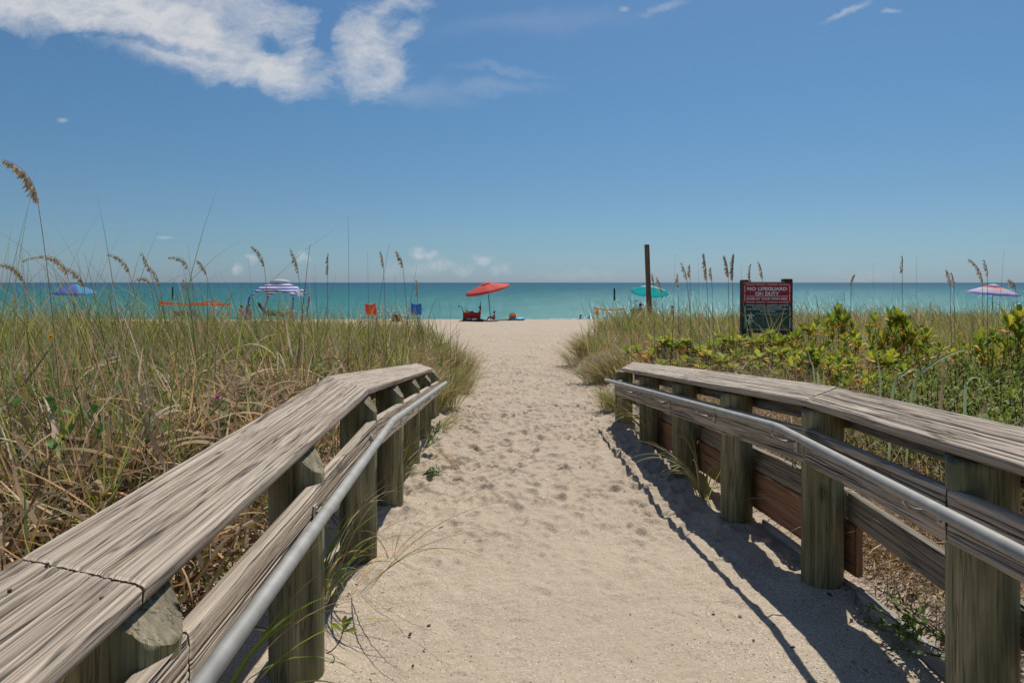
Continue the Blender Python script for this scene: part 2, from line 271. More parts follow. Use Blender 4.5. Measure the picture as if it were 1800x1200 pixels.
def make_ground():
    def span(a, b, h): return list(np.arange(a, b, h))
    xs = span(-1.45, 2.15, .016)
    gx = 2.15; st = .016; right = []
    while gx < 6000: right.append(gx); st *= 1.09 if gx > 4 else 1.045; gx += st
    gx = -1.45; st = .016; left = []
    while gx > -6000: gx -= st; left.append(gx); st *= 1.09 if gx < -4 else 1.045
    xs = np.array(left[::-1]+xs+right)
    ys = np.array(span(-6, .8, .25)+span(.8, 10, .018)+span(10, 18, .035)+span(18, 30, .09)+span(30, 60, .4)+span(60, 400, 12)+[420.])
    X, Y = np.meshgrid(xs, ys); Z = ground(X, Y)
    # footprints
    nf = 6000
    fy = 3.0+rng.random(nf)**.8*25; fx = rng.uniform(-1.1, 1.8, nf)+0*fy
    fx = np.where(fy > 14, fx*(1+(fy-14)*.12), fx)
    H = np.zeros_like(Z)
    for i in range(nf):
        a = rng.normal(0, .5); L_ = rng.uniform(.06, .13); w_ = rng.uniform(.032, .06); dep = rng.uniform(.008, .021)*min(1, max(.25, (fy[i]-2.6)/3))
        i0, i1 = np.searchsorted(xs, [fx[i]-.35, fx[i]+.35]); j0, j1 = np.searchsorted(ys, [fy[i]-.35, fy[i]+.35])
        x = X[j0:j1, i0:i1]-fx[i]; y = Y[j0:j1, i0:i1]-fy[i]
        u = x*math.cos(a)+y*math.sin(a); v = -x*math.sin(a)+y*math.cos(a)
        r = np.sqrt((u/w_)**2+(v/L_)**2); k = -dep/(1+np.exp((r-1.0)*7))+dep*.5*np.exp(-((r-1.4)/.28)**2)
        H[j0:j1, i0:i1] += k
    msk = 1-dune_mask(X, Y); H *= msk
    near = 1-sst(3.5, 6.5, Y)
    H += (fbm(X*7, Y*7, 4, 61)-.5)*.03*msk*(1-near*.6)+(fbm(X*26, Y*26, 3, 62)-.5)*.008*(Y < 20)
    H += (fbm(X*2.4, Y*1.6, 3, 63)-.5)*.035*msk*(Y < 30)
    # faint tread prints of a buggy in the near sand
    for xc in (.03+.0, .72, -.22):
        H += -.004*near*msk*np.exp(-((X-xc-.04*np.sin(Y*1.3))/.06)**2)*(1+.9*np.sin(Y*95+np.abs(X-xc)*50))
    for sx_, sl, ys_ in ((1, 0, (2.31, 3.62, 4.82, 6.02, 7.25, 8.5)), (-1, 0, (1.39, 2.65, 3.95, 5.18, 6.4, 7.65, 8.9))):
        for yp in ys_:
            xp = (1.65-.052*(yp-3.6) if yp > 3.6 else 1.65+.045*(yp-3.6)) if sx_ > 0 else (-.888-.033*(yp-3.95) if yp > 3.95 else -.888-.04*(yp-3.95))
            d2 = np.sqrt((X-xp)**2+((Y-yp)*.9)**2); H += .03*np.exp(-((d2-.1)/.12)**2)*(.5+fbm(X*5, Y*5, 2, 88))-.02*np.exp(-((d2-.32)/.1)**2)
    Z = Z+H*(Y < 43)
    nyy, nxx = X.shape
    V = np.stack([X, Y, Z], -1).reshape(-1, 3); idx = np.arange(nyy*nxx).reshape(nyy, nxx)
    Fq = np.stack([idx[:-1, :-1], idx[:-1, 1:], idx[1:, 1:], idx[1:, :-1]], -1).reshape(-1, 4)
    me = npmesh('sand', V, Fq)
    m, nt, b = mat('beach_sand'); L = nt.links.new
    geo = nn(nt, 'ShaderNodeNewGeometry')
    def nz(sc, det, ro): 
        n = nn(nt, 'ShaderNodeTexNoise'); L(geo.outputs['Position'], n.inputs['Vector']); n.inputs['Scale'].default_value = sc; n.inputs['Detail'].default_value = det; n.inputs['Roughness'].default_value = ro; return n.outputs[0]
    n1 = nz(1.3, 5, .6); n2 = nz(55, 4, .75); n3 = nz(330, 2, .6)
    r = nn(nt, 'ShaderNodeValToRGB'); L(n1, r.inputs[0]); e = r.color_ramp.elements; e[0].position = .3; e[0].color = (.445, .36, .265, 1); e[1].position = .7; e[1].color = (.495, .405, .30, 1)
    k = nn(nt, 'ShaderNodeMapRange'); L(n2, k.inputs[0]); k.inputs[1].default_value = .3; k.inputs[2].default_value = .7; k.inputs[3].default_value = .84; k.inputs[4].default_value = 1.13
    k3 = nn(nt, 'ShaderNodeMapRange'); L(n3, k3.inputs[0]); k3.inputs[1].default_value = .3; k3.inputs[2].default_value = .7; k3.inputs[3].default_value = .8; k3.inputs[4].default_value = 1.2
    mk = nn(nt, 'ShaderNodeMath', operation='MULTIPLY'); L(k.outputs[0], mk.inputs[0]); L(k3.outputs[0], mk.inputs[1])
    sc = nn(nt, 'ShaderNodeVectorMath', operation='SCALE'); L(r.outputs[0], sc.inputs[0]); L(mk.outputs[0], sc.inputs['Scale'])
    # grit: pale and dark crumbs
    vo = nn(nt, 'ShaderNodeTexVoronoi'); L(geo.outputs['Position'], vo.inputs['Vector']); vo.inputs['Scale'].default_value = 120
    sv = nn(nt, 'ShaderNodeSeparateColor'); L(vo.outputs['Color'], sv.inputs[0])
    pr = nz(1.1, 3, .5)
    thr = nn(nt, 'ShaderNodeMapRange'); L(pr, thr.inputs[0]); thr.inputs[1].default_value = .42; thr.inputs[2].default_value = .62; thr.inputs[3].default_value = .985; thr.inputs[4].default_value = .86
    sp = nn(nt, 'ShaderNodeSeparateXYZ'); L(geo.outputs['Position'], sp.inputs[0]); xa = nn(nt, 'ShaderNodeMath', operation='SUBTRACT'); L(sp.outputs[0], xa.inputs[0]); xa.inputs[1].default_value = .25
    xb = nn(nt, 'ShaderNodeMath', operation='ABSOLUTE'); L(xa.outputs[0], xb.inputs[0]); xm = nn(nt, 'ShaderNodeMapRange'); L(xb.outputs[0], xm.inputs[0]); xm.inputs[1].default_value = .5; xm.inputs[2].default_value = 1.2; xm.inputs[3].default_value = 0; xm.inputs[4].default_value = .30
    ym = nn(nt, 'ShaderNodeMapRange'); L(sp.outputs[1], ym.inputs[0]); ym.inputs[1].default_value = 6; ym.inputs[2].default_value = 4; xy = nn(nt, 'ShaderNodeMath', operation='MULTIPLY'); L(xm.outputs[0], xy.inputs[0]); L(ym.outputs[0], xy.inputs[1])
    ts = nn(nt, 'ShaderNodeMath', operation='SUBTRACT'); L(thr.outputs[0], ts.inputs[0]); L(xy.outputs[0], ts.inputs[1])
    gt = nn(nt, 'ShaderNodeMath', operation='GREATER_THAN'); L(sv.outputs[0], gt.inputs[0]); L(ts.outputs[0], gt.inputs[1])
    lt = nn(nt, 'ShaderNodeMath', operation='LESS_THAN'); L(vo.outputs['Distance'], lt.inputs[0]); lt.inputs[1].default_value = .42
    g = nn(nt, 'ShaderNodeMath', operation='MULTIPLY'); L(gt.outputs[0], g.inputs[0]); L(lt.outputs[0], g.inputs[1])
    gc = nn(nt, 'ShaderNodeValToRGB'); L(sv.outputs[1], gc.inputs[0]); gc.color_ramp.interpolation = 'CONSTANT'; e = gc.color_ramp.elements; e[0].color = (.16, .12, .09, 1); e[1].position = .3; e[1].color = (.66, .61, .54, 1)
    mx = nn(nt, 'ShaderNodeMix', data_type='RGBA'); L(g.outputs[0], mx.inputs[0]); L(sc.outputs[0], mx.inputs[6]); L(gc.outputs[0], mx.inputs[7])
    L(mx.outputs[2], b.inputs['Base Color']); b.inputs['Roughness'].default_value = .95; b.inputs['Specular IOR Level'].default_value = .15
    n4 = nz(9, 6, .6)
    hs = nn(nt, 'ShaderNodeMath', operation='MULTIPLY_ADD'); L(n4, hs.inputs[0]); hs.inputs[1].default_value = 3.0; L(n2, hs.inputs[2])
    bp = nn(nt, 'ShaderNodeBump'); bp.inputs['Strength'].default_value = .7; bp.inputs['Distance'].default_value = .012; L(hs.outputs[0], bp.inputs['Height']); L(bp.outputs[0], b.inputs['Normal'])
    o = link('sand_ground', me, m, None, True); tag(o, kind='structure')
def make_sea():
    xs = np.array([-45000, -8000, -1500, -400, -150, -60, 0, 60, 150, 400, 1500, 8000, 45000.]); ys = np.array([48, 60, 80, 110, 160, 250, 500, 1200, 4000, 15000, 60000.])
    X, Y = np.meshgrid(xs, ys); V = np.stack([X, Y, np.full_like(X, EYE-3.2)], -1).reshape(-1, 3); idx = np.arange(X.size).reshape(X.shape)
    Fq = np.stack([idx[:-1, :-1], idx[:-1, 1:], idx[1:, 1:], idx[1:, :-1]], -1).reshape(-1, 4)
    m, nt, b = mat('sea_water'); L = nt.links.new; nt.nodes.remove(b)
    geo = nn(nt, 'ShaderNodeNewGeometry'); s = nn(nt, 'ShaderNodeSeparateXYZ'); L(geo.outputs['Position'], s.inputs[0])
    def noise(sx_, sy_, det, ro):
        mp = nn(nt, 'ShaderNodeMapping'); L(geo.outputs['Position'], mp.inputs[0]); mp.inputs['Scale'].default_value = (sx_, sy_, 1)
        n = nn(nt, 'ShaderNodeTexNoise'); L(mp.outputs[0], n.inputs['Vector']); n.inputs['Scale'].default_value = 1; n.inputs['Detail'].default_value = det; n.inputs['Roughness'].default_value = ro; return n.outputs[0]
    # sea floor falls away from the shore: colour follows the depth
    big = noise(.004, .02, 3, .5)
    sh = nn(nt, 'ShaderNodeMath', operation='MULTIPLY_ADD'); L(big, sh.inputs[0]); sh.inputs[1].default_value = 1.4; sh.inputs[2].default_value = -.7
    lg = nn(nt, 'ShaderNodeMath', operation='LOGARITHM'); L(s.outputs[1], lg.inputs[0]); lg.inputs[1].default_value = math.e
    ad = nn(nt, 'ShaderNodeMath', operation='ADD'); L(lg.outputs[0], ad.inputs[0]); L(sh.outputs[0], ad.inputs[1])
    mr = nn(nt, 'ShaderNodeMapRange'); L(ad.outputs[0], mr.inputs[0]); mr.inputs[1].default_value = 4.0; mr.inputs[2].default_value = 7.2
    r = nn(nt, 'ShaderNodeValToRGB'); L(mr.outputs[0], r.inputs[0]); e = r.color_ramp.elements
    e[0].position = 0; e[0].color = (.034, .175, .165, 1); e[1].position = 1; e[1].color = (.024, .078, .128, 1); q = e.new(.30); q.color = (.026, .150, .148, 1); q = e.new(.62); q.color = (.022, .105, .140, 1)
    st = noise(.22, 1.1, 5, .6)
    k = nn(nt, 'ShaderNodeMapRange'); L(st, k.inputs[0]); k.inputs[1].default_value = .3; k.inputs[2].default_value = .7; k.inputs[3].default_value = .68; k.inputs[4].default_value = 1.32
    sc = nn(nt, 'ShaderNodeVectorMath', operation='SCALE'); L(r.outputs[0], sc.inputs[0]); L(k.outputs[0], sc.inputs['Scale'])
    df = nn(nt, 'ShaderNodeBsdfDiffuse'); L(sc.outputs[0], df.inputs[0]); gl = nn(nt, 'ShaderNodeBsdfGlossy'); gl.inputs['Roughness'].default_value = .22; gl.inputs['Color'].default_value = (.75, .9, .95, 1)
    w1 = noise(.5, 1.3, 6, .65)
    bp = nn(nt, 'ShaderNodeBump'); bp.inputs['Strength'].default_value = 1; bp.inputs['Distance'].default_value = .35; L(w1, bp.inputs['Height']); L(bp.outputs[0], gl.inputs['Normal']); L(bp.outputs[0], df.inputs['Normal'])
    mx = nn(nt, 'ShaderNodeMixShader'); mx.inputs[0].default_value = .13; L(df.outputs[0], mx.inputs[1]); L(gl.outputs[0], mx.inputs[2]); L(mx.outputs[0], nt.nodes['Material Output'].inputs[0])
    o = link('sea_water', npmesh('sea', V, Fq), m); tag(o, kind='structure')
make_ground(); make_sea()
# ------------------------------------------------------------ railings
def plank(name, Ai, Bi, Ao, Bo, thick, mat_, parent, nu=40, dl=.02, cracks=14, seed=0, dn=None, cw=.0021):
    """timber between inner edge Ai-Bi and outer edge Ao-Bo, thickness goes along dn (down)"""
    r = np.random.default_rng(seed+100); Ai, Bi, Ao, Bo = [np.array(v, float) for v in (Ai, Bi, Ao, Bo)]
    Lg = np.linalg.norm((Bi-Ai+Bo-Ao)/2); Wd = np.linalg.norm((Ao-Ai+Bo-Bi)/2); nv = max(6, int(Lg/dl))
    n = np.cross(Bi-Ai, Ao-Ai); n /= np.linalg.norm(n)
    if dn is not None and np.dot(n, np.array(dn)) < 0: n = -n
    elif dn is None and n[2] > 0: n = -n
    t = np.linspace(0, 1, nv+1)[:, None]; s = np.linspace(0, 1, nu+1)[None, :]
    wob = (fbm(t*Lg*1.5, s*0+seed, 3, seed)-.5)
    top = (Ai*(1-s[..., None])+Ao*s[..., None])*(1-t[..., None])+(Bi*(1-s[..., None])+Bo*s[..., None])*t[..., None]
    tt = t*Lg; ss = s*Wd
    dep = np.zeros((nv+1, nu+1)); ck = np.zeros((nv+1, nu+1))
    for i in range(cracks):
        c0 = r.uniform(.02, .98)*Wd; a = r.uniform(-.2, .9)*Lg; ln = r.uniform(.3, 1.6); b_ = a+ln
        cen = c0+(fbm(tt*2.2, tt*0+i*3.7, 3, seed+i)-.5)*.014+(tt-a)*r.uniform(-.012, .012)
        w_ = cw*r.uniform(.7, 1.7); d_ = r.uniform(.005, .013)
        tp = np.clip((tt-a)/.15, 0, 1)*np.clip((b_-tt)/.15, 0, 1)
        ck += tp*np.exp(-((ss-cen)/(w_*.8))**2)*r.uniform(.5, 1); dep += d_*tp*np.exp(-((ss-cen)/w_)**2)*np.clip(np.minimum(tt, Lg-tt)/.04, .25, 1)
    dep += (fbm(ss*70+tt*0, tt*2.5, 3, seed+50)-.5)*.0035+(fbm(ss*9, tt*1.3, 3, seed+51)-.5)*.004
    edge = np.minimum(ss, Wd-ss); dep += .006*np.exp(-edge/.006)*(1+1.2*(fbm(tt*8, ss*0+seed, 3, seed+7)-.3))
    endd = np.minimum(tt, Lg-tt); dep += .004*np.exp(-endd/.006)
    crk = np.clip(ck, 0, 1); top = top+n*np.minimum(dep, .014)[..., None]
    across = (Ao-Ai)/np.linalg.norm(Ao-Ai)
    e_i = across*((fbm(tt[:, 0]*5, tt[:, 0]*0+seed, 4, seed+9)-.5)*.012)[:, None]
    top[:, 0] += e_i; top[:, -1] += e_i[::-1]*.8
    rings = [top]
    us = [np.broadcast_to(ss, (nv+1, nu+1))]
    def side(sv, ds, flip):
        base = (Ai*(1-sv)+Ao*sv)*(1-t)+(Bi*(1-sv)+Bo*sv)*t
        return [base+n*d+(e_i if sv == 0 else e_i[::-1]*.8)*(1-d/thick) for d in ds]
    outs = side(1, [thick*.35, thick*.7, thick*.95], 1); bots = [((Ai*(1-q)+Ao*q)*(1-t)+(Bi*(1-q)+Bo*q)*t)+n*thick for q in (.97, .66, .33, .03)]; ins = side(0, [thick*.95, thick*.7, thick*.35], 0)
    ring = np.concatenate([top]+[a[:, None, :] for a in outs+bots+ins], 1)
    uu = np.concatenate([ss[0], Wd+np.array([.35, .7, .95])*thick, Wd+thick+Wd*np.array([.03, .34, .67, .97]), -np.array([.95, .7, .35])*thick])
    nr = ring.shape[1]; idx = np.arange((nv+1)*nr).reshape(nv+1, nr); nxt = np.roll(idx, -1, axis=1)
    Fq = np.stack([idx[:-1], nxt[:-1], nxt[1:], idx[1:]], -1).reshape(-1, 4)
    V = ring.reshape(-1, 3); UV = np.stack([np.broadcast_to(uu, (nv+1, nr)), np.broadcast_to(tt, (nv+1, nr))], -1).reshape(-1, 2)
    # end caps as quad strips top<->bottom
    caps = []
    nb = len(bots)
    def cap(row, flip):
        topi = idx[row, :nu+1]; o_ = idx[row, nu+1:nu+4]; bt = idx[row, nu+4:nu+8]; i_ = idx[row, nu+8:nu+11]
        ctop = list(topi); low = list(i_[::-1])[:0]
        # map each top vertex to a bottom vertex
        bfull = [bt[3], bt[2], bt[1], bt[0]]
        for k in range(nu):
            a = bfull[min(3, int(4*k/nu))]; b2 = bfull[min(3, int(4*(k+1)/nu))]
            caps.append([ctop[k], ctop[k+1], b2, a] if b2 != a else [ctop[k], ctop[k+1], a, a])
        caps.append([ctop[0], bfull[0], i_[0], i_[1]]); caps.append([ctop[0], i_[1], i_[2], i_[2]])
        caps.append([ctop[-1], o_[0], o_[1], bfull[3]]); caps.append([bfull[3], o_[1], o_[2], o_[2]])
    cap(0, 0); cap(nv, 1)
    bm_tri = [c[:3] if c[2] == c[3] else c for c in caps]
    me = bpy.data.meshes.new(name); Vl = V.tolist(); me.from_pydata(Vl, [], Fq.tolist()+[[int(q) for q in c] for c in bm_tri])
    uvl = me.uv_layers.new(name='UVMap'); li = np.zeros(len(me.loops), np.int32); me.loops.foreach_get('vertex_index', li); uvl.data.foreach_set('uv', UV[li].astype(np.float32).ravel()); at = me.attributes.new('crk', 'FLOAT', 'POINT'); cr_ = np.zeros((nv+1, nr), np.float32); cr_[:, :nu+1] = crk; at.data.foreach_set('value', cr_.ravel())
    me.update(); o = link(name, me, mat_, None, True)
    if parent is not None: o.parent = parent; o.matrix_parent_inverse = parent.matrix_world.inverted()
    return o
def ptl(parent, o):
    """world-built part put under a thing standing at parent.location"""
    me = o.data; me.transform(Matrix.Translation(-parent.location)); o.parent = parent; return o
def pile(parent, x, y, ztop, zbot, r, side, cut, seed, chamf=True):
    rr = np.random.default_rng(seed); na = 72; h = ztop-zbot; nz_ = 46
    zz = np.linspace(0, 1, nz_+1)[:, None]; th = np.linspace(0, 2*np.pi, na, endpoint=False)[None, :]
    rad = r*(1+.035*(fbm(np.cos(th)*1.5+3+seed, zz*h*1.2+np.sin(th)*1.5, 3, seed)-.5)*2)
    for i in range(9):
        c = rr.uniform(0, 2*np.pi); a = rr.uniform(-.3, .7); b_ = a+rr.uniform(.3, .9)
        dth = np.abs((th-c-.15*(fbm(zz*4, zz*0+i, 2, seed+i)-.5)+np.pi) % (2*np.pi)-np.pi)
        rad = rad-rr.uniform(.003, .009)*np.exp(-(dth/.035)**2)*np.clip((zz-a)/.1, 0, 1)*np.clip((b_-zz)/.1, 0, 1)
    rad = rad+(fbm(th*6+0*zz, zz*h*3, 3, seed+3)-.5)*.003
    X = rad*np.cos(th); Y = rad*np.sin(th); Z = zz*h+0*X
    # top: chamfer toward the path
    def lim(X_, Y_):
        q = X_*side
        l = h+0*X_-(.01*fbm(X_*30, Y_*30, 2, seed)) 
        if chamf: l = l-np.maximum(0, q-cut)*1.25
        return l
    Z = np.minimum(Z, lim(X, Y))
    V = [np.stack([X, Y, Z], -1).reshape(-1, 3)]; idx = np.arange((nz_+1)*na).reshape(nz_+1, na); nx = np.roll(idx, -1, 1)
    Fq = [np.stack([idx[:-1], nx[:-1], nx[1:], idx[1:]], -1).reshape(-1, 4)]
    # top disc rings
    base = idx[-1]; off = (nz_+1)*na; prev = base; tops = []
    for k, f in enumerate((.8, .55, .3, .08)):
        xx = X[-1]*f; yy = Y[-1]*f; z_ = lim(xx, yy)-.004; V.append(np.stack([xx, yy, z_], -1)); cur = np.arange(na)+off; off += na
        tops.append(np.stack([prev, np.roll(prev, -1), np.roll(cur, -1), cur], -1)); prev = cur
    ftop = np.concatenate(tops); nside = len(Fq[0])
    V = np.concatenate(V); me = bpy.data.meshes.new('post'); me.from_pydata((V+np.array([x, y, zbot])-np.array(parent.location)).tolist(), [], np.concatenate([Fq[0], ftop]).tolist()+[prev.tolist()])
    me.materials.append(M_post); me.materials.append(M_postcut)
    mi = np.zeros(len(me.polygons), np.int32); mi[nside:] = 1
    # the flattened chamfer quads on the side show end grain too
    me.polygons.foreach_set('material_index', mi); me.update()
    return link('post', me, None, parent, True)
def pipe(parent, pts, r=.021):
    P_ = [Vector(p) for p in pts]; out = []
    a, b, c = P_
    for i in range(2): pass
    d1 = (a-b).normalized(); d2 = (c-b).normalized(); k = .10
    p1 = b+d1*k; p2 = b+d2*k
    out = [a, a.lerp(p1, .5), p1]
    for i in range(1, 8):
        t = i/8; out.append(p1*(1-t)**2+b*2*t*(1-t)+p2*t*t)
    out += [p2, p2.lerp(c, .5), c]
    mb = MB(); mb.tube(out, r, 24); o = mb.build('handrail', M_alu, None, True); return ptl(parent, o)
def bracket(parent, rail, face, side):
    """rail: point on pipe axis; face: point on board face below"""
    r = Vector(rail); f = Vector(face); mb = MB()
    mb.box(f+Vector((-side*.004, 0, 0)), (.006, .045, .085), bevel=.002)
    s0 = f+Vector((-side*.008, 0, .012)); e0 = r+Vector((0, 0, -.019)); mb.tube([tuple(q) for q in curve(tuple(s0), (r.x, r.y, s0.z-.012), tuple(e0), 8)], .006, 8); mb.box(e0+Vector((0, 0, -.002)), (.016, .045, .005), bevel=.0015)
    for dz in (-.028, .028): mb.ball(f+Vector((-side*.009, .0, dz)), .006, 1)
    return ptl(parent, mb.build('bracket', M_steel, None, True))
def lin(y, y0, a, s): return a+s*(y-y0)
def rail_right():
    root = empty('timber_railing', (1.6, 3.6, 0)); tag(root, 'right weathered wooden railing with plank wall and metal handrail beside the shaded sand', 'railing', 'railings along the sand path')
    bpy.context.view_layer.update()
    Yb = 3.6
    cin = lambda y: (lin(y, Yb, 1.545, .045) if y < Yb else lin(y, Yb, 1.545, -.052))
    ctop = lambda y: EYE-(lin(y, Yb, .615, .058) if y < Yb else lin(y, Yb, .615, .089))
    def c(y, out=0):
        x = cin(y)+out*.30; z = ctop(y)+out*(.045 if y < Yb-.01 else (.05 if y < 4 else .065)); return (x, y, z)
    th = .042; o_ = []
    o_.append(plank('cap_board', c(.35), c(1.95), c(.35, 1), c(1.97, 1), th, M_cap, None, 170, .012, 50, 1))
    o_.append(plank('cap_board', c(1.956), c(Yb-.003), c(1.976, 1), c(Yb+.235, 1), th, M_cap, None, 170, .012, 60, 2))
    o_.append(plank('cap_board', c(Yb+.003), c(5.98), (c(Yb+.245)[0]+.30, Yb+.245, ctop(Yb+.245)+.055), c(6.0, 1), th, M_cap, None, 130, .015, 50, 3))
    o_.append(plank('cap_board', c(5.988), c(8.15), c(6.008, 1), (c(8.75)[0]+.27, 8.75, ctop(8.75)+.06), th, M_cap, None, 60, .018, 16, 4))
    # rail board
    bx = lambda y: lin(y, Yb, 1.538, .045 if y < Yb else -.052)
    bt = lambda y: EYE-lin(y, Yb, .768, .052 if y < Yb else .089)
    def seg(y0, y1, sd):
        return plank('rail_board', (bx(y0), y0, bt(y0)), (bx(y1), y1, bt(y1)), (bx(y0), y0, bt(y0)-.184), (bx(y1), y1, bt(y1)-.184), .042, M_rail, None, 80, .012, 26, sd, dn=(1, 0, 0))
    o_ += [seg(.3, 2.33, 11), seg(2.336, Yb-.003, 12), seg(Yb+.003, 6.1, 13), seg(6.106, 8.55, 14)]
    # board under the cap on the outer side
    fx = lambda y: bx(y)+.235
    for y0, y1, sd in ((.3, Yb-.003, 21), (Yb+.003, 8.5, 22)):
        z0 = ctop(y0)-.02; z1 = ctop(y1)-.02
        o_.append(plank('back_rail', (fx(y0), y0, z0+.002), (fx(y1), y1, z1+.002), (fx(y0), y0, z0-.135), (fx(y1), y1, z1-.135), .04, M_plank, None, 30, .03, 5, sd, dn=(1, 0, 0)))
    # retaining planks behind the posts
    pzt = lambda y: EYE-lin(y, Yb, 1.10, .01 if y < Yb else .055)
    for y0, y1, sd in ((.6, 3.62, 31), (3.626, 6.1, 32), (6.106, 8.6, 33)):
        o_.append(plank('retaining_plank', (fx(y0), y0, pzt(y0)), (fx(y1), y1, pzt(y1)), (fx(y0), y0, pzt(y0)-.15), (fx(y1), y1, pzt(y1)-.15), .04, M_plank, None, 34, .02, 8, sd, dn=(1, 0, 0)))
    for y0, y1, sd in ((3.52, 4.95, 34), (4.956, 7.4, 35)):
        q = plank('red_plank', (fx(y0), y0, pzt(y0)-.158), (fx(y1), y1, pzt(y1)-.158), (fx(y0), y0, pzt(y0)-.42), (fx(y1), y1, pzt(y1)-.42), .04, M_red, None, 40, .02, 5, sd, dn=(1, 0, 0)); q['label'] = 'reddish brown lower plank with a knot'; o_.append(q)
    for o in o_: ptl(root, o)
    for i, y in enumerate((.98, 2.31, 3.62, 4.82, 6.02, 7.25, 8.5)):
        x = bx(y)+.110; r = .108-.002*(i % 3)
        pile(root, x, y, ctop(y)-th-.002+.03*(1 if 0 else 0), EYE-np.interp(y, YT, DT)-.35, r, -1, .088, 70+i)
    Yp = 3.61; px_ = lambda y: lin(y, Yp, 1.402, .045 if y < Yp else -.050)
    pz = lambda y: EYE-lin(y, Yp, .762, .033 if y < Yp else .0915)
    pipe(root, [(px_(.5), .5, pz(.5)), (px_(Yp), Yp, pz(Yp)), (px_(8.45), 8.45, pz(8.45))])
    for y in (1.05, 2.35, 3.68, 4.95, 6.1, 7.35): bracket(root, (px_(y), y, pz(y)), (bx(y), y, bt(y)-.092), 1)
def rail_left():
    root = empty('timber_railing', (-.9, 3.95, 0)); tag(root, 'left weathered wooden railing with wide cap boards and metal handrail beside tall grass', 'railing', 'railings along the sand path')
    bpy.context.view_layer.update()
    Yb = 3.95
    sN = -.040; sF = -.033
    cin = lambda y: lin(y, Yb, -.831, sN if y < Yb else sF)
    ctop = lambda y: EYE-(lin(y, Yb, .611, .006) if y < Yb else lin(y, Yb, .611, .10))
    def c(y, out=0, lift=None):
        if lift is None: lift = .03 if y < Yb+.01 else .05
        return (cin(y)-out*.305, y, ctop(y)+out*lift)
    th = .042; o_ = []
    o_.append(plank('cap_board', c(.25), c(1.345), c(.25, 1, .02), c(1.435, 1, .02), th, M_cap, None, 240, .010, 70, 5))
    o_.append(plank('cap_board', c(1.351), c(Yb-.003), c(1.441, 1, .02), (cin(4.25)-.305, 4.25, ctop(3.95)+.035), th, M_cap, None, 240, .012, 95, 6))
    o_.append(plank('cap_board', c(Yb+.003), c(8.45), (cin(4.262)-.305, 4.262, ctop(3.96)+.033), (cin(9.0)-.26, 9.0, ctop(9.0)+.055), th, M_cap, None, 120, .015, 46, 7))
    bx = lambda y: lin(y, Yb, -.783, sN if y < Yb else sF)
    bt = lambda y: EYE-lin(y, Yb, .790, .018 if y < Yb else .10)
    def seg(y0, y1, sd): return plank('rail_board', (bx(y0), y0, bt(y0)), (bx(y1), y1, bt(y1)), (bx(y0), y0, bt(y0)-.175), (bx(y1), y1, bt(y1)-.175), .045, M_rail, None, 80, .012, 26, sd, dn=(-1, 0, 0))
    o_ += [seg(.3, 1.45, 15), seg(1.456, Yb-.003, 16), seg(Yb+.003, 8.85, 17)]
    fx = lambda y: bx(y)-.235
    for y0, y1, sd in ((.3, Yb-.003, 23), (Yb+.003, 8.7, 24)):
        z0 = ctop(y0)-.02; z1 = ctop(y1)-.02
        o_.append(plank('back_rail', (fx(y0), y0, z0), (fx(y1), y1, z1), (fx(y0), y0, z0-.135), (fx(y1), y1, z1-.135), .04, M_plank, None, 30, .03, 5, sd, dn=(-1, 0, 0)))
    for o in o_: ptl(root, o)
    for i, y in enumerate((.2, 1.39, 2.65, 3.95, 5.18, 6.4, 7.65, 8.9)):
        pile(root, bx(y)-.105, y, ctop(y)-th-.002, EYE-np.interp(y, YT, DT)-.35, .104, 1, .035, 90+i)
    px_ = lambda y: lin(y, Yb, -.691, sN if y < Yb else sF)
    pz = lambda y: EYE-lin(y, Yb, .802, .018 if y < Yb else .10)
    pipe(root, [(px_(.45), .45, pz(.45)), (px_(Yb), Yb, pz(Yb)), (px_(8.75), 8.75, pz(8.75))])
    for y in (1.2, 2.5, 3.75, 5.05, 6.3, 7.5): bracket(root, (px_(y), y, pz(y)), (bx(y), y, bt(y)-.09), -1)
rail_right(); rail_left()
# nail heads and dark nail stains on the cap boards
def screws(root, cin_, ctop_, side, ys_):
    for y in ys_:
        for o_ in (.06, .23):
            mb = MB(); mb.tube([(0, 0, -.006), (0, 0, .0004)], .0038, 10); q = mb.build('screw_head', M_screw, root); q.location = Vector((cin_(y)+side*o_+rng.uniform(-.01, .01), y+rng.uniform(-.01, .01), ctop_(y)+(.10 if side < 0 else .15)*o_-.0045))-root.location
M_screw = plain('rusty_screw', (.12, .085, .06), .7, .2, .3)
rl = [o for o in bpy.data.objects if o.name.startswith('timber_railing')]
screws(rl[1], lambda y: lin(y, 3.95, -.831, -.04), lambda y: EYE-lin(y, 3.95, .611, .006), -1, (1.29, 1.41, 2.6, 2.68, 3.87))
screws(rl[0], lambda y: lin(y, 3.6, 1.545, .045), lambda y: EYE-lin(y, 3.6, .615, .058), 1, (1.9, 2.3, 2.36, 3.5))
# pale edging board half buried at the foot of the right bank
def edging():
    root = empty('edging_board', (1.72, 3.3, 0)); tag(root, 'pale half-buried edging board at the foot of the right sand bank', 'edging board')
    bpy.context.view_layer.update()
    for y0, y1, sd, z_ in ((1.9, 3.42, 41, .075), (3.43, 4.7, 42, .05)):
        g0 = gz(1.7, y0); g1 = gz(1.7, y1)
        o = plank('board', (1.725, y0, g0+z_), (1.715, y1, g1+z_), (1.725, y0, g0+z_-.16), (1.715, y1, g1+z_-.16), .035, M_edging, None, 16, .03, 4, sd, dn=(1, 0, 0)); ptl(root, o)
edging()
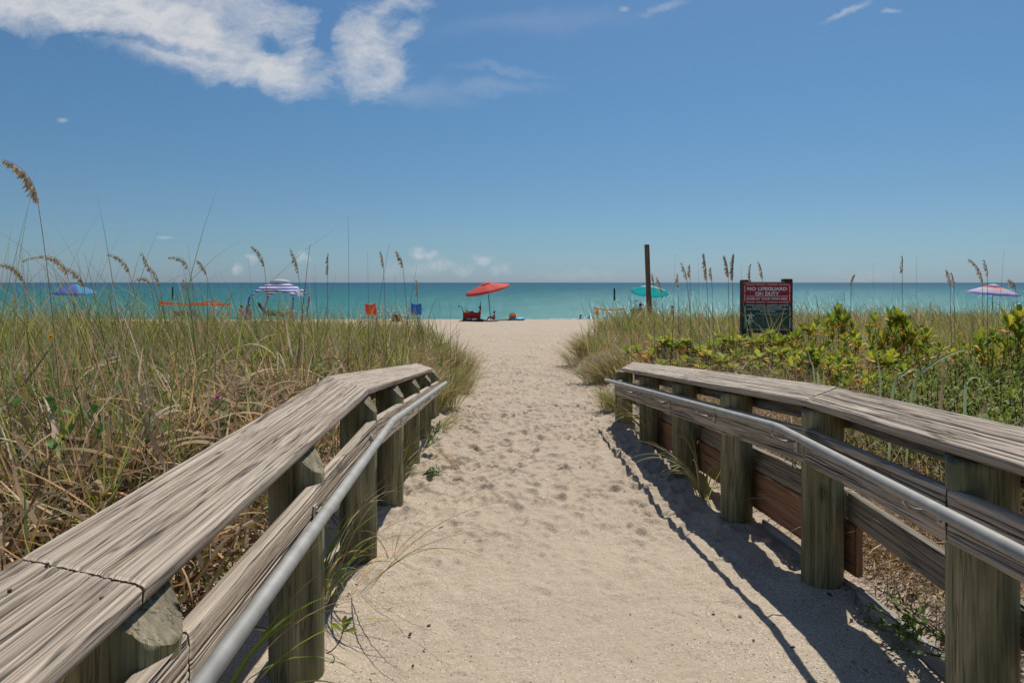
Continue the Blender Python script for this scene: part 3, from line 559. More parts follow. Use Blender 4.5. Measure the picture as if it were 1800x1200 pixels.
# ------------------------------------------------------------ vegetation
def blade_arrays(base, L, w, az, th0, curl, col, S_=4, tipcol=None, tw=None, pw=1.4, kink=None):
    N = len(base); t = np.linspace(0, 1, S_+1)[None, :]
    th = th0[:, None]+curl[:, None]*t**pw
    st = (L/S_)[:, None]
    thm = (th[:, 1:]+th[:, :-1])/2
    hx = np.concatenate([np.zeros((N, 1)), np.cumsum(np.sin(thm)*st, 1)], 1); hz = np.concatenate([np.zeros((N, 1)), np.cumsum(np.cos(thm)*st, 1)], 1)
    ca = np.cos(az)[:, None]; sa = np.sin(az)[:, None]
    C = np.stack([base[:, 0:1]+hx*ca, base[:, 1:2]+hx*sa, base[:, 2:3]+hz], -1)
    if tw is None: tw = rng.uniform(-1.2, 1.2, N)
    twt = tw[:, None]+(rng.uniform(-1, 1, N))[:, None]*t
    perp = np.stack([-sa+0*t, ca+0*t, 0*t+0*sa], -1); nrm = np.stack([np.cos(th)*ca, np.cos(th)*sa, -np.sin(th)], -1)
    D = perp*np.cos(twt)[..., None]+nrm*np.sin(twt)[..., None]
    wp = w[:, None]*(1-t**2.4*.93)*(.6+.4*np.minimum(1, t*4))*.5
    A = C-D*wp[..., None]; B = C+D*wp[..., None]
    V = np.stack([A, B], 2).reshape(-1, 3)
    idx = np.arange(N*(S_+1)*2).reshape(N, S_+1, 2)
    Fq = np.stack([idx[:, :-1, 0], idx[:, :-1, 1], idx[:, 1:, 1], idx[:, 1:, 0]], -1).reshape(-1, 4)
    cc = np.repeat(col[:, None, :], S_+1, 1)
    if tipcol is not None:
        k = np.clip((t-.6)/.4, 0, 1)[..., None]*tipcol[1][:, None, None]; cc = cc*(1-k)+tipcol[0][None, None, :]*k
    cc = np.repeat(cc[:, :, None, :], 2, 2).reshape(-1, 3)
    return V, Fq, cc
def join(parts):
    Vs, Fs, Cs = [], [], []; off = 0
    for V, Fq, c in parts:
        Vs.append(V); Fs.append(Fq+off); Cs.append(c); off += len(V)
    return np.concatenate(Vs), np.concatenate(Fs), np.concatenate(Cs)
GREEN = np.array([(.22, .29, .035), (.13, .21, .03), (.31, .35, .04), (.20, .29, .12), (.37, .38, .05), (.27, .29, .06)])
TAN = np.array([(.60, .44, .25), (.48, .34, .19), (.68, .55, .36), (.34, .21, .11), (.52, .42, .29), (.60, .36, .16)])
BROWN = np.array([(.16, .10, .06), (.12, .08, .05), (.21, .13, .07)])
def palette(n, pg, pt, pb):
    r_ = rng.random(n); out = np.empty((n, 3)); s_ = pg+pt+pb
    g = GREEN[rng.integers(0, len(GREEN), n)]; t = TAN[rng.integers(0, len(TAN), n)]; b = BROWN[rng.integers(0, len(BROWN), n)]
    out = np.where((r_ < pg/s_)[:, None], g, np.where((r_ < (pg+pt)/s_)[:, None], t, b))
    return out*rng.uniform(.75, 1.25, (n, 1))
def scatter(side, y0, y1, dens):
    """points on the dune of one side between two distances"""
    if side < 0: x0, x1 = -.80*y1-1.0, np.interp((y0+y1)/2, *LT)+.5
    else: x0, x1 = np.interp((y0+y1)/2, *RT)-.5, .80*y1+1.0
    n = int((x1-x0)*(y1-y0)*dens); x = rng.uniform(x0, x1, n); y = rng.uniform(y0, y1, n)
    k = (np.abs(x) < .80*y+1.0) & (dune_mask(x, y) > rng.uniform(.12, .5, n))
    patch = fbm(x*.8, y*.8, 3, 77)
    k &= rng.random(n) < sst(.22, .42, patch)
    return x[k], y[k]
def grass_band(side, y0, y1, cl, per, w0, hgt, pal, S_, lean=.25):
    x, y = scatter(side, y0, y1, cl)
    n = len(x); clh = rng.uniform(.5, 1.25, n)*(.55+.95*fbm(x*.6, y*.6, 3, 31))*np.where(rng.random(n) < .10, 1.35, 1); gaz = rng.uniform(0, 2*np.pi, n)
    cx_ = np.repeat(x, per); cy_ = np.repeat(y, per); ch = np.repeat(clh, per); N = len(cx_)
    az = rng.uniform(0, 2*np.pi, N); rr = rng.random(N)**.7*.11
    bx = cx_+np.cos(az)*rr; by = cy_+np.sin(az)*rr
    # wind pushes a little toward -x
    az2 = np.arctan2(np.sin(az), np.cos(az)-(.25 if side < 0 else .15))
    bz = ground(bx, by)-.01
    # keep close rows below the cap boards
    near = 1-sst(.15, .9, np.abs(bx)-(1.1 if side < 0 else 1.85)); lim = np.where(by < 9.3, 1-near*.42, 1)
    L_ = hgt*ch*rng.uniform(.45, 1.15, N)*lim
    clumpc = np.repeat(np.clip(fbm(x*1.1, y*1.1, 3, 91)*1.9-.45+rng.normal(0, .18, n), 0, 1), per)
    col = palette(N, *pal); alt = palette(N, pal[0]*.3, pal[1]*1.4, pal[2]); col = np.where((clumpc < .36)[:, None], alt, col)
    col = col*np.repeat(rng.uniform(.55, 1.4, n), per)[:, None]
    th0 = rng.uniform(.0, .5, N)*rng.random(N)**.4+lean*.3; curl = rng.uniform(.1, 1.9, N)*rng.random(N)**.6
    tip = (np.array((.50, .40, .24)), (rng.random(N) < .28)*rng.uniform(.3, 1, N))
    return blade_arrays(np.stack([bx, by, bz], 1), L_, w0*rng.uniform(.5, 1.3, N), az2, th0, curl, col, S_, tip)
def thatch_band(side, y0, y1, dens, w0, pal, lift=.22, Lr=(.12, .5), S_=4):
    x, y = scatter(side, y0, y1, dens); N = len(x); z = ground(x, y)+rng.random(N)**1.6*lift
    L_ = rng.uniform(*Lr, N); az = rng.uniform(0, 2*np.pi, N); th0 = rng.uniform(.5, 1.6, N); curl = rng.uniform(-.9, 1.9, N)
    return blade_arrays(np.stack([x, y, z], 1), L_, w0*rng.uniform(.5, 1.4, N), az, th0, curl, palette(N, *pal), S_)
def stuff(name, parts, m, label, cat):
    V, Fq, c = join(parts); o = link(name, npmesh(name, V, Fq, c), m, None); tag(o, label, cat, kind='stuff'); return o
def wisps(side, y0, y1, dens, L_, xlim=None):
    x, y = scatter(side, y0, y1, dens)
    if xlim is not None:
        k = x < xlim*y; x = x[k]; y = y[k]
    N = len(x); z = ground(x, y)
    return blade_arrays(np.stack([x, y, z], 1), L_*rng.uniform(.65, 1.15, N), .006*np.maximum(1, y/6)*rng.uniform(.8, 1.4, N), rng.choice([3.14, 0.0], N, p=[.7, .3])+rng.normal(0, .6, N), rng.uniform(0, .25, N), rng.uniform(.1, 1.1, N), palette(N, .6, .35, .05), 8)
QD = 1.0
GP = (.74, .20, .06)
stuff('dune_grass', [
    grass_band(-1, 1.0, 2.6, 24*QD, 22, .0085, .60, (.55, .36, .09), 7, .5), grass_band(-1, 2.6, 4.5, 22*QD, 20, .0095, .64, (.66, .28, .06), 7, .5),
    grass_band(-1, 4.5, 7, 15*QD, 20, .009, .64, (.62, .32, .06), 6, .4), grass_band(-1, 7, 11, 15*QD, 20, .010, .64, GP, 5),
    grass_band(-1, 11, 17, 13*QD, 18, .012, .62, GP, 4), grass_band(-1, 17, 25, 8*QD, 16, .014, .52, GP, 4),
    grass_band(-1, 2.3, 5.2, 22, 10, .019, .58, (.82, .16, .02), 9, .5), grass_band(-1, 5.2, 9, 9, 9, .018, .64, (.75, .22, .03), 7),
    wisps(-1, 3.5, 6, 30, 1.75, -.50), wisps(-1, 5, 8, 26, 1.5, -.44), wisps(-1, 7, 12, 20, 1.4, -.27), wisps(-1, 9, 20, 9, 1.05)], M_leaf,
    'dense mixed green and straw-coloured dune grass left of the sand path', 'grass')
stuff('dune_grass', [
    grass_band(1, 1.0, 4.5, 12*QD, 16, .006, .42, (.4, .45, .15), 5), grass_band(1, 4.5, 7, 14*QD, 18, .007, .45, (.5, .4, .1), 5), grass_band(1, 7, 11, 17*QD, 18, .008, .46, (.55, .38, .07), 4),
    grass_band(1, 11, 17, 15*QD, 18, .010, .58, GP, 4), grass_band(1, 17, 30, 8*QD, 16, .013, .60, GP, 4), wisps(1, 9, 22, 9, 1.05)], M_leaf,
    'olive and straw dune grass right of the sand path around the sign', 'grass')
stuff('dry_thatch', [thatch_band(-1, 1.0, 4.5, 650*QD, .016, (.02, .35, .63), .12, (.12, .6), 6), thatch_band(-1, 1.0, 4.5, 300*QD, .019, (.04, .85, .11), .42, (.2, .65), 8), thatch_band(-1, 4.5, 8, 380*QD, .016, (.03, .4, .57), .12, (.12, .6), 5), thatch_band(-1, 4.5, 8, 230*QD, .019, (.06, .84, .10), .45, (.2, .65), 6), thatch_band(-1, 8, 14, 330*QD, .012, (.12, .76, .12), S_=3), thatch_band(-1, 14, 24, 110*QD, .015, (.2, .7, .1), S_=3)], M_dry,  # lower layers in darker browns, shade of the gaps put into blade colour
    'tangled dry straw and dead curled blades under the left grass', 'thatch')
stuff('dry_thatch', [thatch_band(1, 1.0, 4.5, 1500*QD, .0055, (.04, .66, .30), .14), thatch_band(1, 4.5, 8, 900*QD, .007, (.06, .70, .24), .2), thatch_band(1, 8, 14, 300*QD, .011, (.12, .76, .12), S_=3), thatch_band(1, 14, 28, 100*QD, .015, (.2, .7, .1), S_=3)], M_dry,
    'dry twigs and dead straw lying under the right-hand shrubs', 'thatch')
# tufts that spill over the path edge
def tuft(name, label, cat, x, y, n, L_, w_, az, spread, th, curl, pal, S_=7, group=None, m=None, r0=.05):
    N = n; a = az+rng.uniform(-spread, spread, N); q = rng.uniform(0, 2*np.pi, N); rr = rng.random(N)*r0
    bx = x+np.cos(q)*rr; by = y+np.sin(q)*rr; bz = ground(bx, by)-.01
    V, Fq, c = blade_arrays(np.stack([bx, by, bz], 1), rng.uniform(.55, 1.1, N)*L_, rng.uniform(.6, 1.2, N)*w_, a, rng.uniform(*th, N), rng.uniform(*curl, N), palette(N, *pal), S_, (np.array((.42, .33, .2)), (rng.random(N) < .4)*1.0))
    z = gz(x, y); o = link(name, npmesh(name, V-np.array([x, y, z]), Fq, c), m or M_leaf, None); o.location = (x, y, z); tag(o, label, cat, group); return o
T = 'grass tufts leaning over the path'
tuft('grass_tuft', 'rounded olive tuft spilling onto the path just past the left railing end', 'grass tuft', -1.02, 9.6, 420, .62, .006, -.1, 1.3, (.1, .6), (.4, 1.6), (.55, .38, .07), group=T, r0=.28)
tuft('grass_tuft', 'large shaggy tuft at the left path edge beyond the railing', 'grass tuft', -.98, 11.2, 520, .66, .007, .0, 1.4, (.1, .6), (.4, 1.6), (.55, .38, .07), group=T, r0=.36)
tuft('grass_tuft', 'farthest left path-edge tuft in front of the open sand', 'grass tuft', -1.15, 13.8, 520, .66, .008, .0, 1.5, (.05, .5), (.3, 1.3), (.55, .4, .05), group=T, r0=.45)
tuft('grass_tuft', 'low sprawling tuft leaning left onto the path opposite the railing end', 'grass tuft', 1.75, 12.4, 620, .72, .007, 3.14, 1.1, (.3, .9), (.4, 1.3), (.45, .48, .07), group=T, r0=.42)
tuft('grass_tuft', 'second low brownish tuft reaching farthest left onto the path', 'grass tuft', 1.75, 15.5, 620, .75, .008, 3.14, 1.1, (.4, 1.0), (.3, 1.2), (.42, .5, .08), group=T, r0=.5)
tuft('grass_tuft', 'tall tuft on the right path edge nearest the open beach', 'grass tuft', 2.7, 19.5, 620, .55, .010, 3.0, 1.3, (.1, .7), (.2, 1.0), (.55, .38, .07), group=T, r0=.7)
tuft('grass_tuft', 'green tuft at the foot of the far end of the right railing', 'grass tuft', 1.42, 9.4, 300, .5, .006, 2.8, 1.3, (.1, .7), (.4, 1.6), (.6, .34, .06), group=T, r0=.2)
tuft('strap_grass', 'long arching green strap-leaf clump in front of the fourth right post', 'grass clump', 1.50, 5.35, 20, .95, .013, 3.3, 1.9, (.1, .5), (1.0, 2.6), (.85, .15, 0), 14, r0=.04)
tuft('strap_grass', 'slender strap-leaf clump between the last two right posts', 'grass clump', 1.50, 7.2, 34, .8, .011, 2.9, 1.7, (.1, .5), (.8, 2.2), (.7, .3, 0), 12, r0=.08)
tuft('strap_grass', 'green clump spilling out between the left bend post and the next one nearer', 'grass clump', -.93, 3.35, 40, .75, .008, .1, 1.5, (.1, .6), (.6, 2.0), (.75, .25, 0), 12, r0=.08)
tuft('strap_grass', 'pale green clump at the foot of the nearest whole left post', 'grass clump', -.98, 2.2, 14, .8, .011, -.2, 1.2, (.1, .5), (1.0, 2.4), (.85, .15, 0), 14, r0=.05)
tuft('strap_grass', 'thin green blades arching around the third-last left post', 'grass clump', -.98, 5.7, 36, .6, .007, .1, 1.4, (.1, .6), (.6, 2.0), (.75, .25, 0), 12, r0=.08)
tuft('grass_sprig', 'reddish wiry sprig growing from the sand beside the left bend post', 'grass sprig', -.705, 4.0, 11, .5, .004, .3, 2.6, (.25, .9), (.4, 1.3), (.1, .3, .6), 12, r0=.02)
tuft('grass_sprig', 'dry flattened sprig on the sand where the left railing shade ends', 'grass sprig', -.50, 6.35, 24, .48, .005, 2.3, .5, (.9, 1.2), (.2, .7), (.2, .7, .1), 10, r0=.05)
tuft('grass_sprig', 'few very long thin blades trailing over the near sand by the left posts', 'grass sprig', -.80, 3.5, 7, 1.25, .005, -.6, .5, (.5, .8), (.7, 1.5), (.6, .4, 0), 18, r0=.06)
tuft('grass_sprig', 'small green sprig leaning off the left path edge past the railing', 'grass sprig', -.85, 8.3, 60, .42, .006, -.3, 1.2, (.5, 1.1), (.2, 1.2), (.7, .3, 0), 8, r0=.1)
# tall arching leaves behind the right railing
def crspline(pts, n):
    p = np.array([pts[0]]+list(pts)+[pts[-1]], float); out = []
    for i in range(1, len(p)-2):
        for t in np.linspace(0, 1, n, endpoint=False): out.append(.5*((2*p[i])+(-p[i-1]+p[i+1])*t+(2*p[i-1]-5*p[i]+4*p[i+1]-p[i+2])*t*t+(-p[i-1]+3*p[i]-3*p[i+1]+p[i+2])*t**3))
    out.append(p[-2]); return np.array(out)
def strap(path, w, col, col2, roll=.6):
    m = len(path); d = np.gradient(path, axis=0); d /= np.linalg.norm(d, axis=1)[:, None]; side = np.cross(d, [0, 1, 0]); side /= np.linalg.norm(side, axis=1)[:, None]+1e-6
    t = np.linspace(0, 1, m)[:, None]; yv = np.array([[0, 1, 0]]); a = roll+t*1.0; D = side*np.cos(a)+yv*np.sin(a); D[:, 2] += .15; D /= np.linalg.norm(D, axis=1)[:, None]; ww = w*(1-t**3*.95)*(.75+.25*np.minimum(1, t*5))*.5
    C = path; fold = np.cross(d, D)*ww*.45
    V = np.stack([C-D*ww+fold, C, C+D*ww+fold], 1).reshape(-1, 3); idx = np.arange(m*3).reshape(m, 3)
    Fq = np.concatenate([np.stack([idx[:-1, j], idx[:-1, j+1], idx[1:, j+1], idx[1:, j]], -1) for j in (0, 1)])
    c = np.array(col)*(1-t**2)+np.array(col2)*t**2; return V, Fq, np.repeat(c[:, None, :], 3, 1).reshape(-1, 3)
def arch(label, Y, leaves):
    c0 = P(leaves[0][0][0][0], leaves[0][0][0][1], Y); b = np.array([c0.x, Y, gz(c0.x, Y)]); parts = []
    for pts, w, c1, c2, dy in leaves:
        q = [np.array(P(x, y, Y+dy*i)) for i, (x, y) in enumerate(pts)]; q[0][2] = gz(q[0][0], q[0][1])-.02; parts.append(strap(crspline(q, 7), w, c1, c2))
    V, Fq, c = join(parts); o = link('broad_blade', npmesh('broad_blade', V-b, Fq, c), M_leafb, None, True); o.location = b; tag(o, label, 'grass blades', 'broad arching blades behind the right railing')
PG = (.42, .52, .26); YG = (.44, .50, .08); DG = (.20, .29, .12); TN = (.5, .36, .2)
arch('pale grey-green blade bending over just behind the right cap board, left of the tallest arch', 4.35, [([(1560, 760), (1570, 690), (1590, 657), (1611, 650), (1622, 668), (1612, 690)], .019, PG, YG, .02)])
arch('tallest arching blade with a long bow behind the right cap board', 4.3, [([(1590, 760), (1604, 690), (1640, 640), (1690, 617), (1704, 628), (1726, 662), (1750, 700)], .017, PG, DG, .03), ([(1640, 740), (1655, 700), (1660, 660), (1652, 630)], .02, TN, TN, .02)])
arch('yellow-green folded blade near the right frame edge behind the railing', 4.1, [([(1690, 770), (1697, 700), (1700, 672), (1715, 664), (1740, 676), (1765, 712)], .018, PG, YG, .02), ([(1720, 780), (1730, 720), (1760, 730), (1790, 742)], .022, TN, (.7, .35, .08), .02)])
arch('upright pale blades standing at the right cap joint', 4.9, [([(1436, 730), (1432, 668), (1424, 630), (1405, 560)], .013, PG, DG, .0), ([(1441, 730), (1440, 680), (1438, 655), (1443, 640)], .026, PG, YG, .0), ([(1455, 730), (1450, 680), (1447, 650)], .02, YG, YG, .0), ([(1540, 760), (1548, 690), (1545, 640), (1536, 600)], .014, PG, DG, .0)])
arch('long leaf lying across the right cap board', 3.02, [([(1745, 830), (1738, 760), (1715, 735), (1655, 735), (1590, 745), (1555, 757)], .022, DG, YG, -.02)])
# ------------------------------------------------------------ sea oats and bare stalks
def spikelets(path, n, ln, wd, seed, droop=1.0, col=(.66, .53, .36)):
    r_ = np.random.default_rng(seed); parts = []; V = []; Fq = []; C = []
    m = len(path)
    for i in range(n):
        t = (i+.5)/n*(m-1); k = min(m-2, int(t)); p = path[k]*(1-(t-k))+path[k+1]*(t-k)
        a = r_.uniform(0, 2*np.pi); off = np.array([math.cos(a)*.6-.5, math.sin(a)*.6, -droop*r_.uniform(.6, 1.5)]); off /= np.linalg.norm(off)
        fr = 1-abs(2*(i/n)-.85)*.45; l = ln*r_.uniform(.7, 1.2)*fr; w_ = wd*r_.uniform(.7, 1.2)
        sd_ = np.cross(off, r_.normal(size=3)); sd_ /= np.linalg.norm(sd_); q = p+off*r_.uniform(.0, .6)*l
        b = len(V); V += [q, q+off*l*.4+sd_*w_, q+off*l, q+off*l*.4-sd_*w_]; Fq.append([b, b+1, b+2, b+3]); c = np.array(col)*r_.uniform(.6, 1.25); C += [c]*4
    return np.array(V), np.array(Fq), np.array(C)
def ribbon_tube(path, r0, r1, col):
    n = 5; m = len(path); path = np.array(path); d = np.gradient(path, axis=0); d /= np.linalg.norm(d, axis=1)[:, None]
    a = np.cross(d, [0, 1, .2]); a /= np.linalg.norm(a, axis=1)[:, None]; b = np.cross(d, a); th = np.arange(n)/n*2*np.pi
    rad = np.linspace(r0, r1, m)[:, None, None]
    V = path[:, None, :]+rad*(a[:, None, :]*np.cos(th)[None, :, None]+b[:, None, :]*np.sin(th)[None, :, None])
    idx = np.arange(m*n).reshape(m, n); nx = np.roll(idx, -1, 1); Fq = np.stack([idx[:-1], nx[:-1], nx[1:], idx[1:]], -1).reshape(-1, 4)
    return V.reshape(-1, 3), Fq, np.tile(col, (m*n, 1))
def sea_oat(bx, tx, ty, hx, hy, Y, label, dens=1.0, sc=1.0, seed=0):
    sc *= 1.3
    X0 = (bx-900)/F*Y; z0 = gz(X0, Y); top = np.array(P(tx, ty, Y)); tip = np.array(P(hx, hy, Y+.05)); b = np.array([X0, Y, z0])
    root = empty('sea_oats', tuple(b)); tag(root, label, 'sea oats', 'sea oats with seed heads')
    mid = (b+top)/2; mid[0] = b[0]*.75+top[0]*.25+(0 if abs(tx-bx) > 5 else 0); mid[1] += .03
    st_ = curve(b, mid, top, 14); dens *= 1.7
    hd = tip-top; hl = np.linalg.norm(hd); c2 = top+(top-st_[-2])/np.linalg.norm(top-st_[-2])*hl*.55; hp = curve(top, c2, tip, 12)
    V, Fq, c = ribbon_tube(np.concatenate([st_, hp[1:]]), .0032*max(1, Y/7), .0012*max(1, Y/7), (.33, .26, .15)); link('stalk', npmesh('stalk', V-b, Fq, c), M_dry, root)
    n = int(max(14, hl*170)*dens); V, Fq, c = spikelets(hp, n, .036*sc*max(1, Y/10), .006*sc*max(1, Y/9), seed+3); link('seed_head', npmesh('seed_head', V-b, Fq, c), M_dry, root)
    # two leaves on the stalk
    return root
OATS = [
 (112, 66, 352, 5, 281, 4.4, 'tallest sea oats stalk at the far left, big drooping seed head against open sky', 1.5, 1.15),
 (150, 118, 482, 40, 458, 6.5, 'sea oats head bending left just above the blue umbrella'),
 (95, 40, 490, -6, 466, 6.0, 'sea oats head touching the left picture edge at the horizon'),
 (262, 227, 478, 190, 447, 7.5, 'drooping sea oats head left of the two upright ones'),
 (300, 263, 476, 249, 443, 8.5, 'upright sea oats head to the right of the drooping one'),
 (300, 280, 500, 262, 468, 8.5, 'short lower sea oats head below its upright neighbour'),
 (372, 330, 470, 297, 453, 8.0, 'sea oats head bent flat to the left above the orange tape'),
 (388, 362, 480, 346, 458, 9.0, 'small thin sea oats head above the right orange-taped stake'),
 (300, 262, 497, 236, 494, 8.0, 'sea oats head lying level with the horizon left of the tape'),
 (345, 330, 513, 322, 491, 9.0, 'small dangling sea oats head on the water above the tape'),
 (180, 146, 500, 104, 470, 6.0, 'loose sea oats head low above the blue umbrella'),
 (478, 464, 466, 443, 433, 8.5, 'sea oats head left of the striped canopy top', 1.1),
 (538, 524, 478, 510, 437, 8.5, 'sea oats head right above the striped canopy'),
 (574, 576, 482, 577, 445, 9.5, 'straight upright sea oats head between canopy and red chair'),
 (680, 674, 468, 669, 442, 9.5, 'thin straight sea oats head above the red chair'),
 (727, 708, 468, 696, 441, 8.0, 'sea oats head leaning left above the blue chair', 1.1),
 (735, 734, 520, 733, 493, 9.5, 'small yellowish sea oats head over the blue chair'),
 (1172, 1163, 515, 1154, 487, 9.0, 'bent sea oats head beside the turquoise umbrella', 1.2),
 (1152, 1149, 500, 1146, 480, 9.5, 'small sea oats head touching the wooden pole'),
 (1195, 1192, 504, 1191, 481, 9.5, 'small sea oats head right of the turquoise umbrella'),
 (1222, 1207, 490, 1197, 461, 9.0, 'sea oats head first of the row left of the sign'),
 (1215, 1213, 488, 1212, 464, 9.5, 'narrow straight sea oats head in the row left of the sign'),
 (1250, 1242, 490, 1237, 445, 9.0, 'broad sea oats head with many side spikes midway to the sign', 1.5, 1.1),
 (1256, 1251, 492, 1249, 470, 9.5, 'thin sea oats head half hidden behind the broad one'),
 (1284, 1280, 484, 1273, 449, 9.0, 'dense sea oats head left one of the close pair by the sign', 1.7, 1.1),
 (1290, 1288, 490, 1290, 446, 9.0, 'dense sea oats head right one of the close pair by the sign', 1.9, 1.1),
 (1322, 1318, 492, 1320, 463, 10, 'sea oats head rising behind the left sign post'),
 (1344, 1340, 488, 1333, 460, 10, 'small sea oats head above the middle of the sign'),
 (1588, 1586, 478, 1586, 449, 9.5, 'straight sea oats head midway between sign and pastel umbrella'),
 (1494, 1497, 499, 1503, 482, 10, 'faint thin sea oats head first one right of the sign'),
 (1675, 1670, 500, 1664, 474, 9.5, 'sea oats head left of the pastel umbrella', 1.2),
 (1681, 1677, 501, 1672, 479, 9.8, 'narrow sea oats head next to the one left of the pastel umbrella'),
 (1732, 1727, 497, 1703, 455, 9.0, 'long slanting sea oats head over the pastel umbrella', 1.2),
 (1738, 1736, 484, 1729, 456, 9.2, 'upright sea oats head above the pastel umbrella'),
 (1800, 1785, 506, 1773, 491, 8.5, 'plump curled sea oats head at the right picture edge', 1.6, 1.1),
]
for i, o_ in enumerate(OATS): sea_oat(*o_, seed=i*5) if len(o_) == 7 else sea_oat(*o_[:7], dens=o_[7], sc=(o_[8] if len(o_) > 8 else 1), seed=i*5)
STALKS = [
 (613, 612, 380, 8.0, .0035, 'tallest bare reed standing between striped canopy and red chair'),
 (515, 545, 430, 7.0, .006, 'thick brown bare reed leaning right beside the striped canopy'),
 (645, 684, 430, 8.5, .004, 'bare reed leaning right across the red chair'),
 (648, 646, 440, 9.0, .003, 'thin upright bare reed left of the red chair'),
 (695, 733, 466, 8.5, .004, 'bare reed slanting right towards the blue chair'),
 (697, 694, 484, 9.5, .003, 'short thin reed between red and blue chairs'),
 (560, 553, 465, 9.0, .0025, 'faint thin reed right of the striped canopy'),
 (452, 436, 455, 9.0, .0025, 'faint thin reed left of the striped canopy'),
 (422, 424, 497, 9.0, .003, 'short reed beside the seated couple'),
 (352, 330, 430, 8.0, .003, 'thin reed rising over the orange tape'),
 (362, 365, 500, 7.5, .005, 'brown broken reed crossing the orange tape'),
 (231, 226, 470, 8.0, .003, 'thin reed between the blue umbrella and the tape'),
 (74, 70, 480, 7.0, .003, 'thin reed left of the blue umbrella'),
 (792, 791, 535, 9.5, .004, 'short brown reed at the left path edge'),
 (780, 772, 528, 9.8, .003, 'short thin reed left of the red wagon'),
 (800, 803, 570, 9.5, .004, 'last short reed beside the open sand'),
 (1110, 1108, 512, 9.5, .003, 'short reed left of the wooden pole'),
 (1180, 1187, 446, 9.5, .0025, 'thin reed right of the wooden pole'),
 (1230, 1227, 455, 9.5, .0022, 'thin reed in the middle of the oats left of the sign'),
 (1176, 1186, 530, 8.8, .005, 'brown stem before the person right of the pole'),
 (1302, 1303, 468, 9.5, .003, 'thin reed just left of the sign'),
 (1421, 1420, 510, 9.0, .003, 'lone short reed right of the sign'),
 (1484, 1484, 512, 9.5, .004, 'short twin reed midway right of the sign'),
 (1533, 1535, 462, 9.5, .0025, 'thin reed left of the tall straight oats'),
 (1609, 1611, 448, 9.5, .0025, 'thin reed right of the tall straight oats'),
 (1748, 1765, 440, 9.0, .003, 'slanting bare reed above the pastel umbrella'),
 (1560, 1572, 478, 9.8, .002, 'faint slanting reed between oats right of the sign'),
]
for i, (bx, tx, ty, Y, r_, lab) in enumerate(STALKS):
    X0 = (bx-900)/F*Y; b = np.array([X0, Y, gz(X0, Y)]); t = np.array(P(tx, ty, Y)); m_ = (b+t)/2; m_[0] += (b[0]-t[0])*.18+.01
    V, Fq, c = ribbon_tube(curve(b, m_, t, 12), r_*1.1, r_*.3, (.17, .13, .075) if r_ > .0035 else (.20, .19, .10))
    o = link('bare_reed', npmesh('bare_reed', V-b, Fq, c), M_dry); o.location = b; tag(o, lab, 'reed', 'bare reeds without seed heads')
# ------------------------------------------------------------ shrubs
def leaf_geo(org, dr, up, ln, wd, col, cup=.15):
    """obovate leaf as 2x3 quads"""
    dr = dr/np.linalg.norm(dr); sd_ = np.cross(dr, up); sd_ /= (np.linalg.norm(sd_)+1e-6); nr = np.cross(sd_, dr)
    V = []; C = []
    for t, w_ in ((0, .12), (.35, .55), (.72, 1.0), (1.0, .35)):
        c = org+dr*ln*t-nr*ln*.12*t*t
        V += [c-sd_*wd*.5*w_+nr*wd*cup*w_, c, c+sd_*wd*.5*w_+nr*wd*cup*w_]
    Fq = [[3*i+j, 3*i+j+1, 3*i+j+4, 3*i+j+3] for i in range(3) for j in range(2)]
    return np.array(V), np.array(Fq), np.tile(col, (12, 1))
def proto_shrub(seed, h=.6, spread=.45, stems=16, kind='broad'):
    r_ = np.random.default_rng(seed); SP = []; LP = []
    for i in range(stems):
        a = r_.uniform(0, 2*np.pi); s_ = r_.random()**.6*spread; hh = h*r_.uniform(.55, 1.0)*(1-.35*(s_/spread)**2); b = np.array([math.cos(a)*s_*.25, math.sin(a)*s_*.25, -.03]); t = np.array([math.cos(a)*s_, math.sin(a)*s_, hh])
        m_ = np.array([t[0]*.7, t[1]*.7, hh*.4]); cv = curve(b, m_, t, 8); SP.append(ribbon_tube(cv, .006, .003, (.10, .075, .05)))
        if kind == 'broad':
            nl = r_.integers(9, 15)
            for k in range(nl):
                f = k/nl; aa = k*2.4+a; el = .15+1.15*f; d = np.array([math.cos(aa)*math.cos(el), math.sin(aa)*math.cos(el), math.sin(el)])
                cc = np.array([(.34, .38, .035), (.22, .30, .03), (.50, .46, .045), (.13, .21, .025)][r_.integers(0, 4)])*r_.uniform(.8, 1.2)
                if f < .25 and r_.random() < .45: cc = np.array((.85, .32, .03))
                LP.append(leaf_geo(t-np.array([0, 0, .05*(1-f)]), d, np.array([0, 0, 1.]), r_.uniform(.095, .14), r_.uniform(.05, .07), cc))
        else:
            for q in range(38):
                u_ = r_.uniform(.35, 1)*(len(cv)-1); k = min(len(cv)-2, int(u_)); p = cv[k]*(1-u_+k)+cv[k+1]*(u_-k); aa = r_.uniform(0, 6.3); el = r_.uniform(.1, 1.2)
                tw_ = np.array([math.cos(aa)*math.cos(el), math.sin(aa)*math.cos(el), math.sin(el)]); off = tw_*r_.uniform(0, .10); cc = np.array([(.20, .26, .03), (.30, .36, .045), (.13, .19, .025), (.38, .27, .12)][min(3, int(r_.integers(0, 13)/3.7))])*r_.uniform(.75, 1.25)
                LP.append(leaf_geo(p+off, tw_+r_.normal(size=3)*.4, np.array([.1, 0, 1.]), r_.uniform(.030, .050), r_.uniform(.013, .021), cc))
    root = empty('shrub', (0, 0, 0)); V, Fq, c = join(SP); link('stems', npmesh('stems', V, Fq, c), M_dry, root); V, Fq, c = join(LP); link('foliage', npmesh('foliage', V, Fq, c), M_leafb, root)
    return root
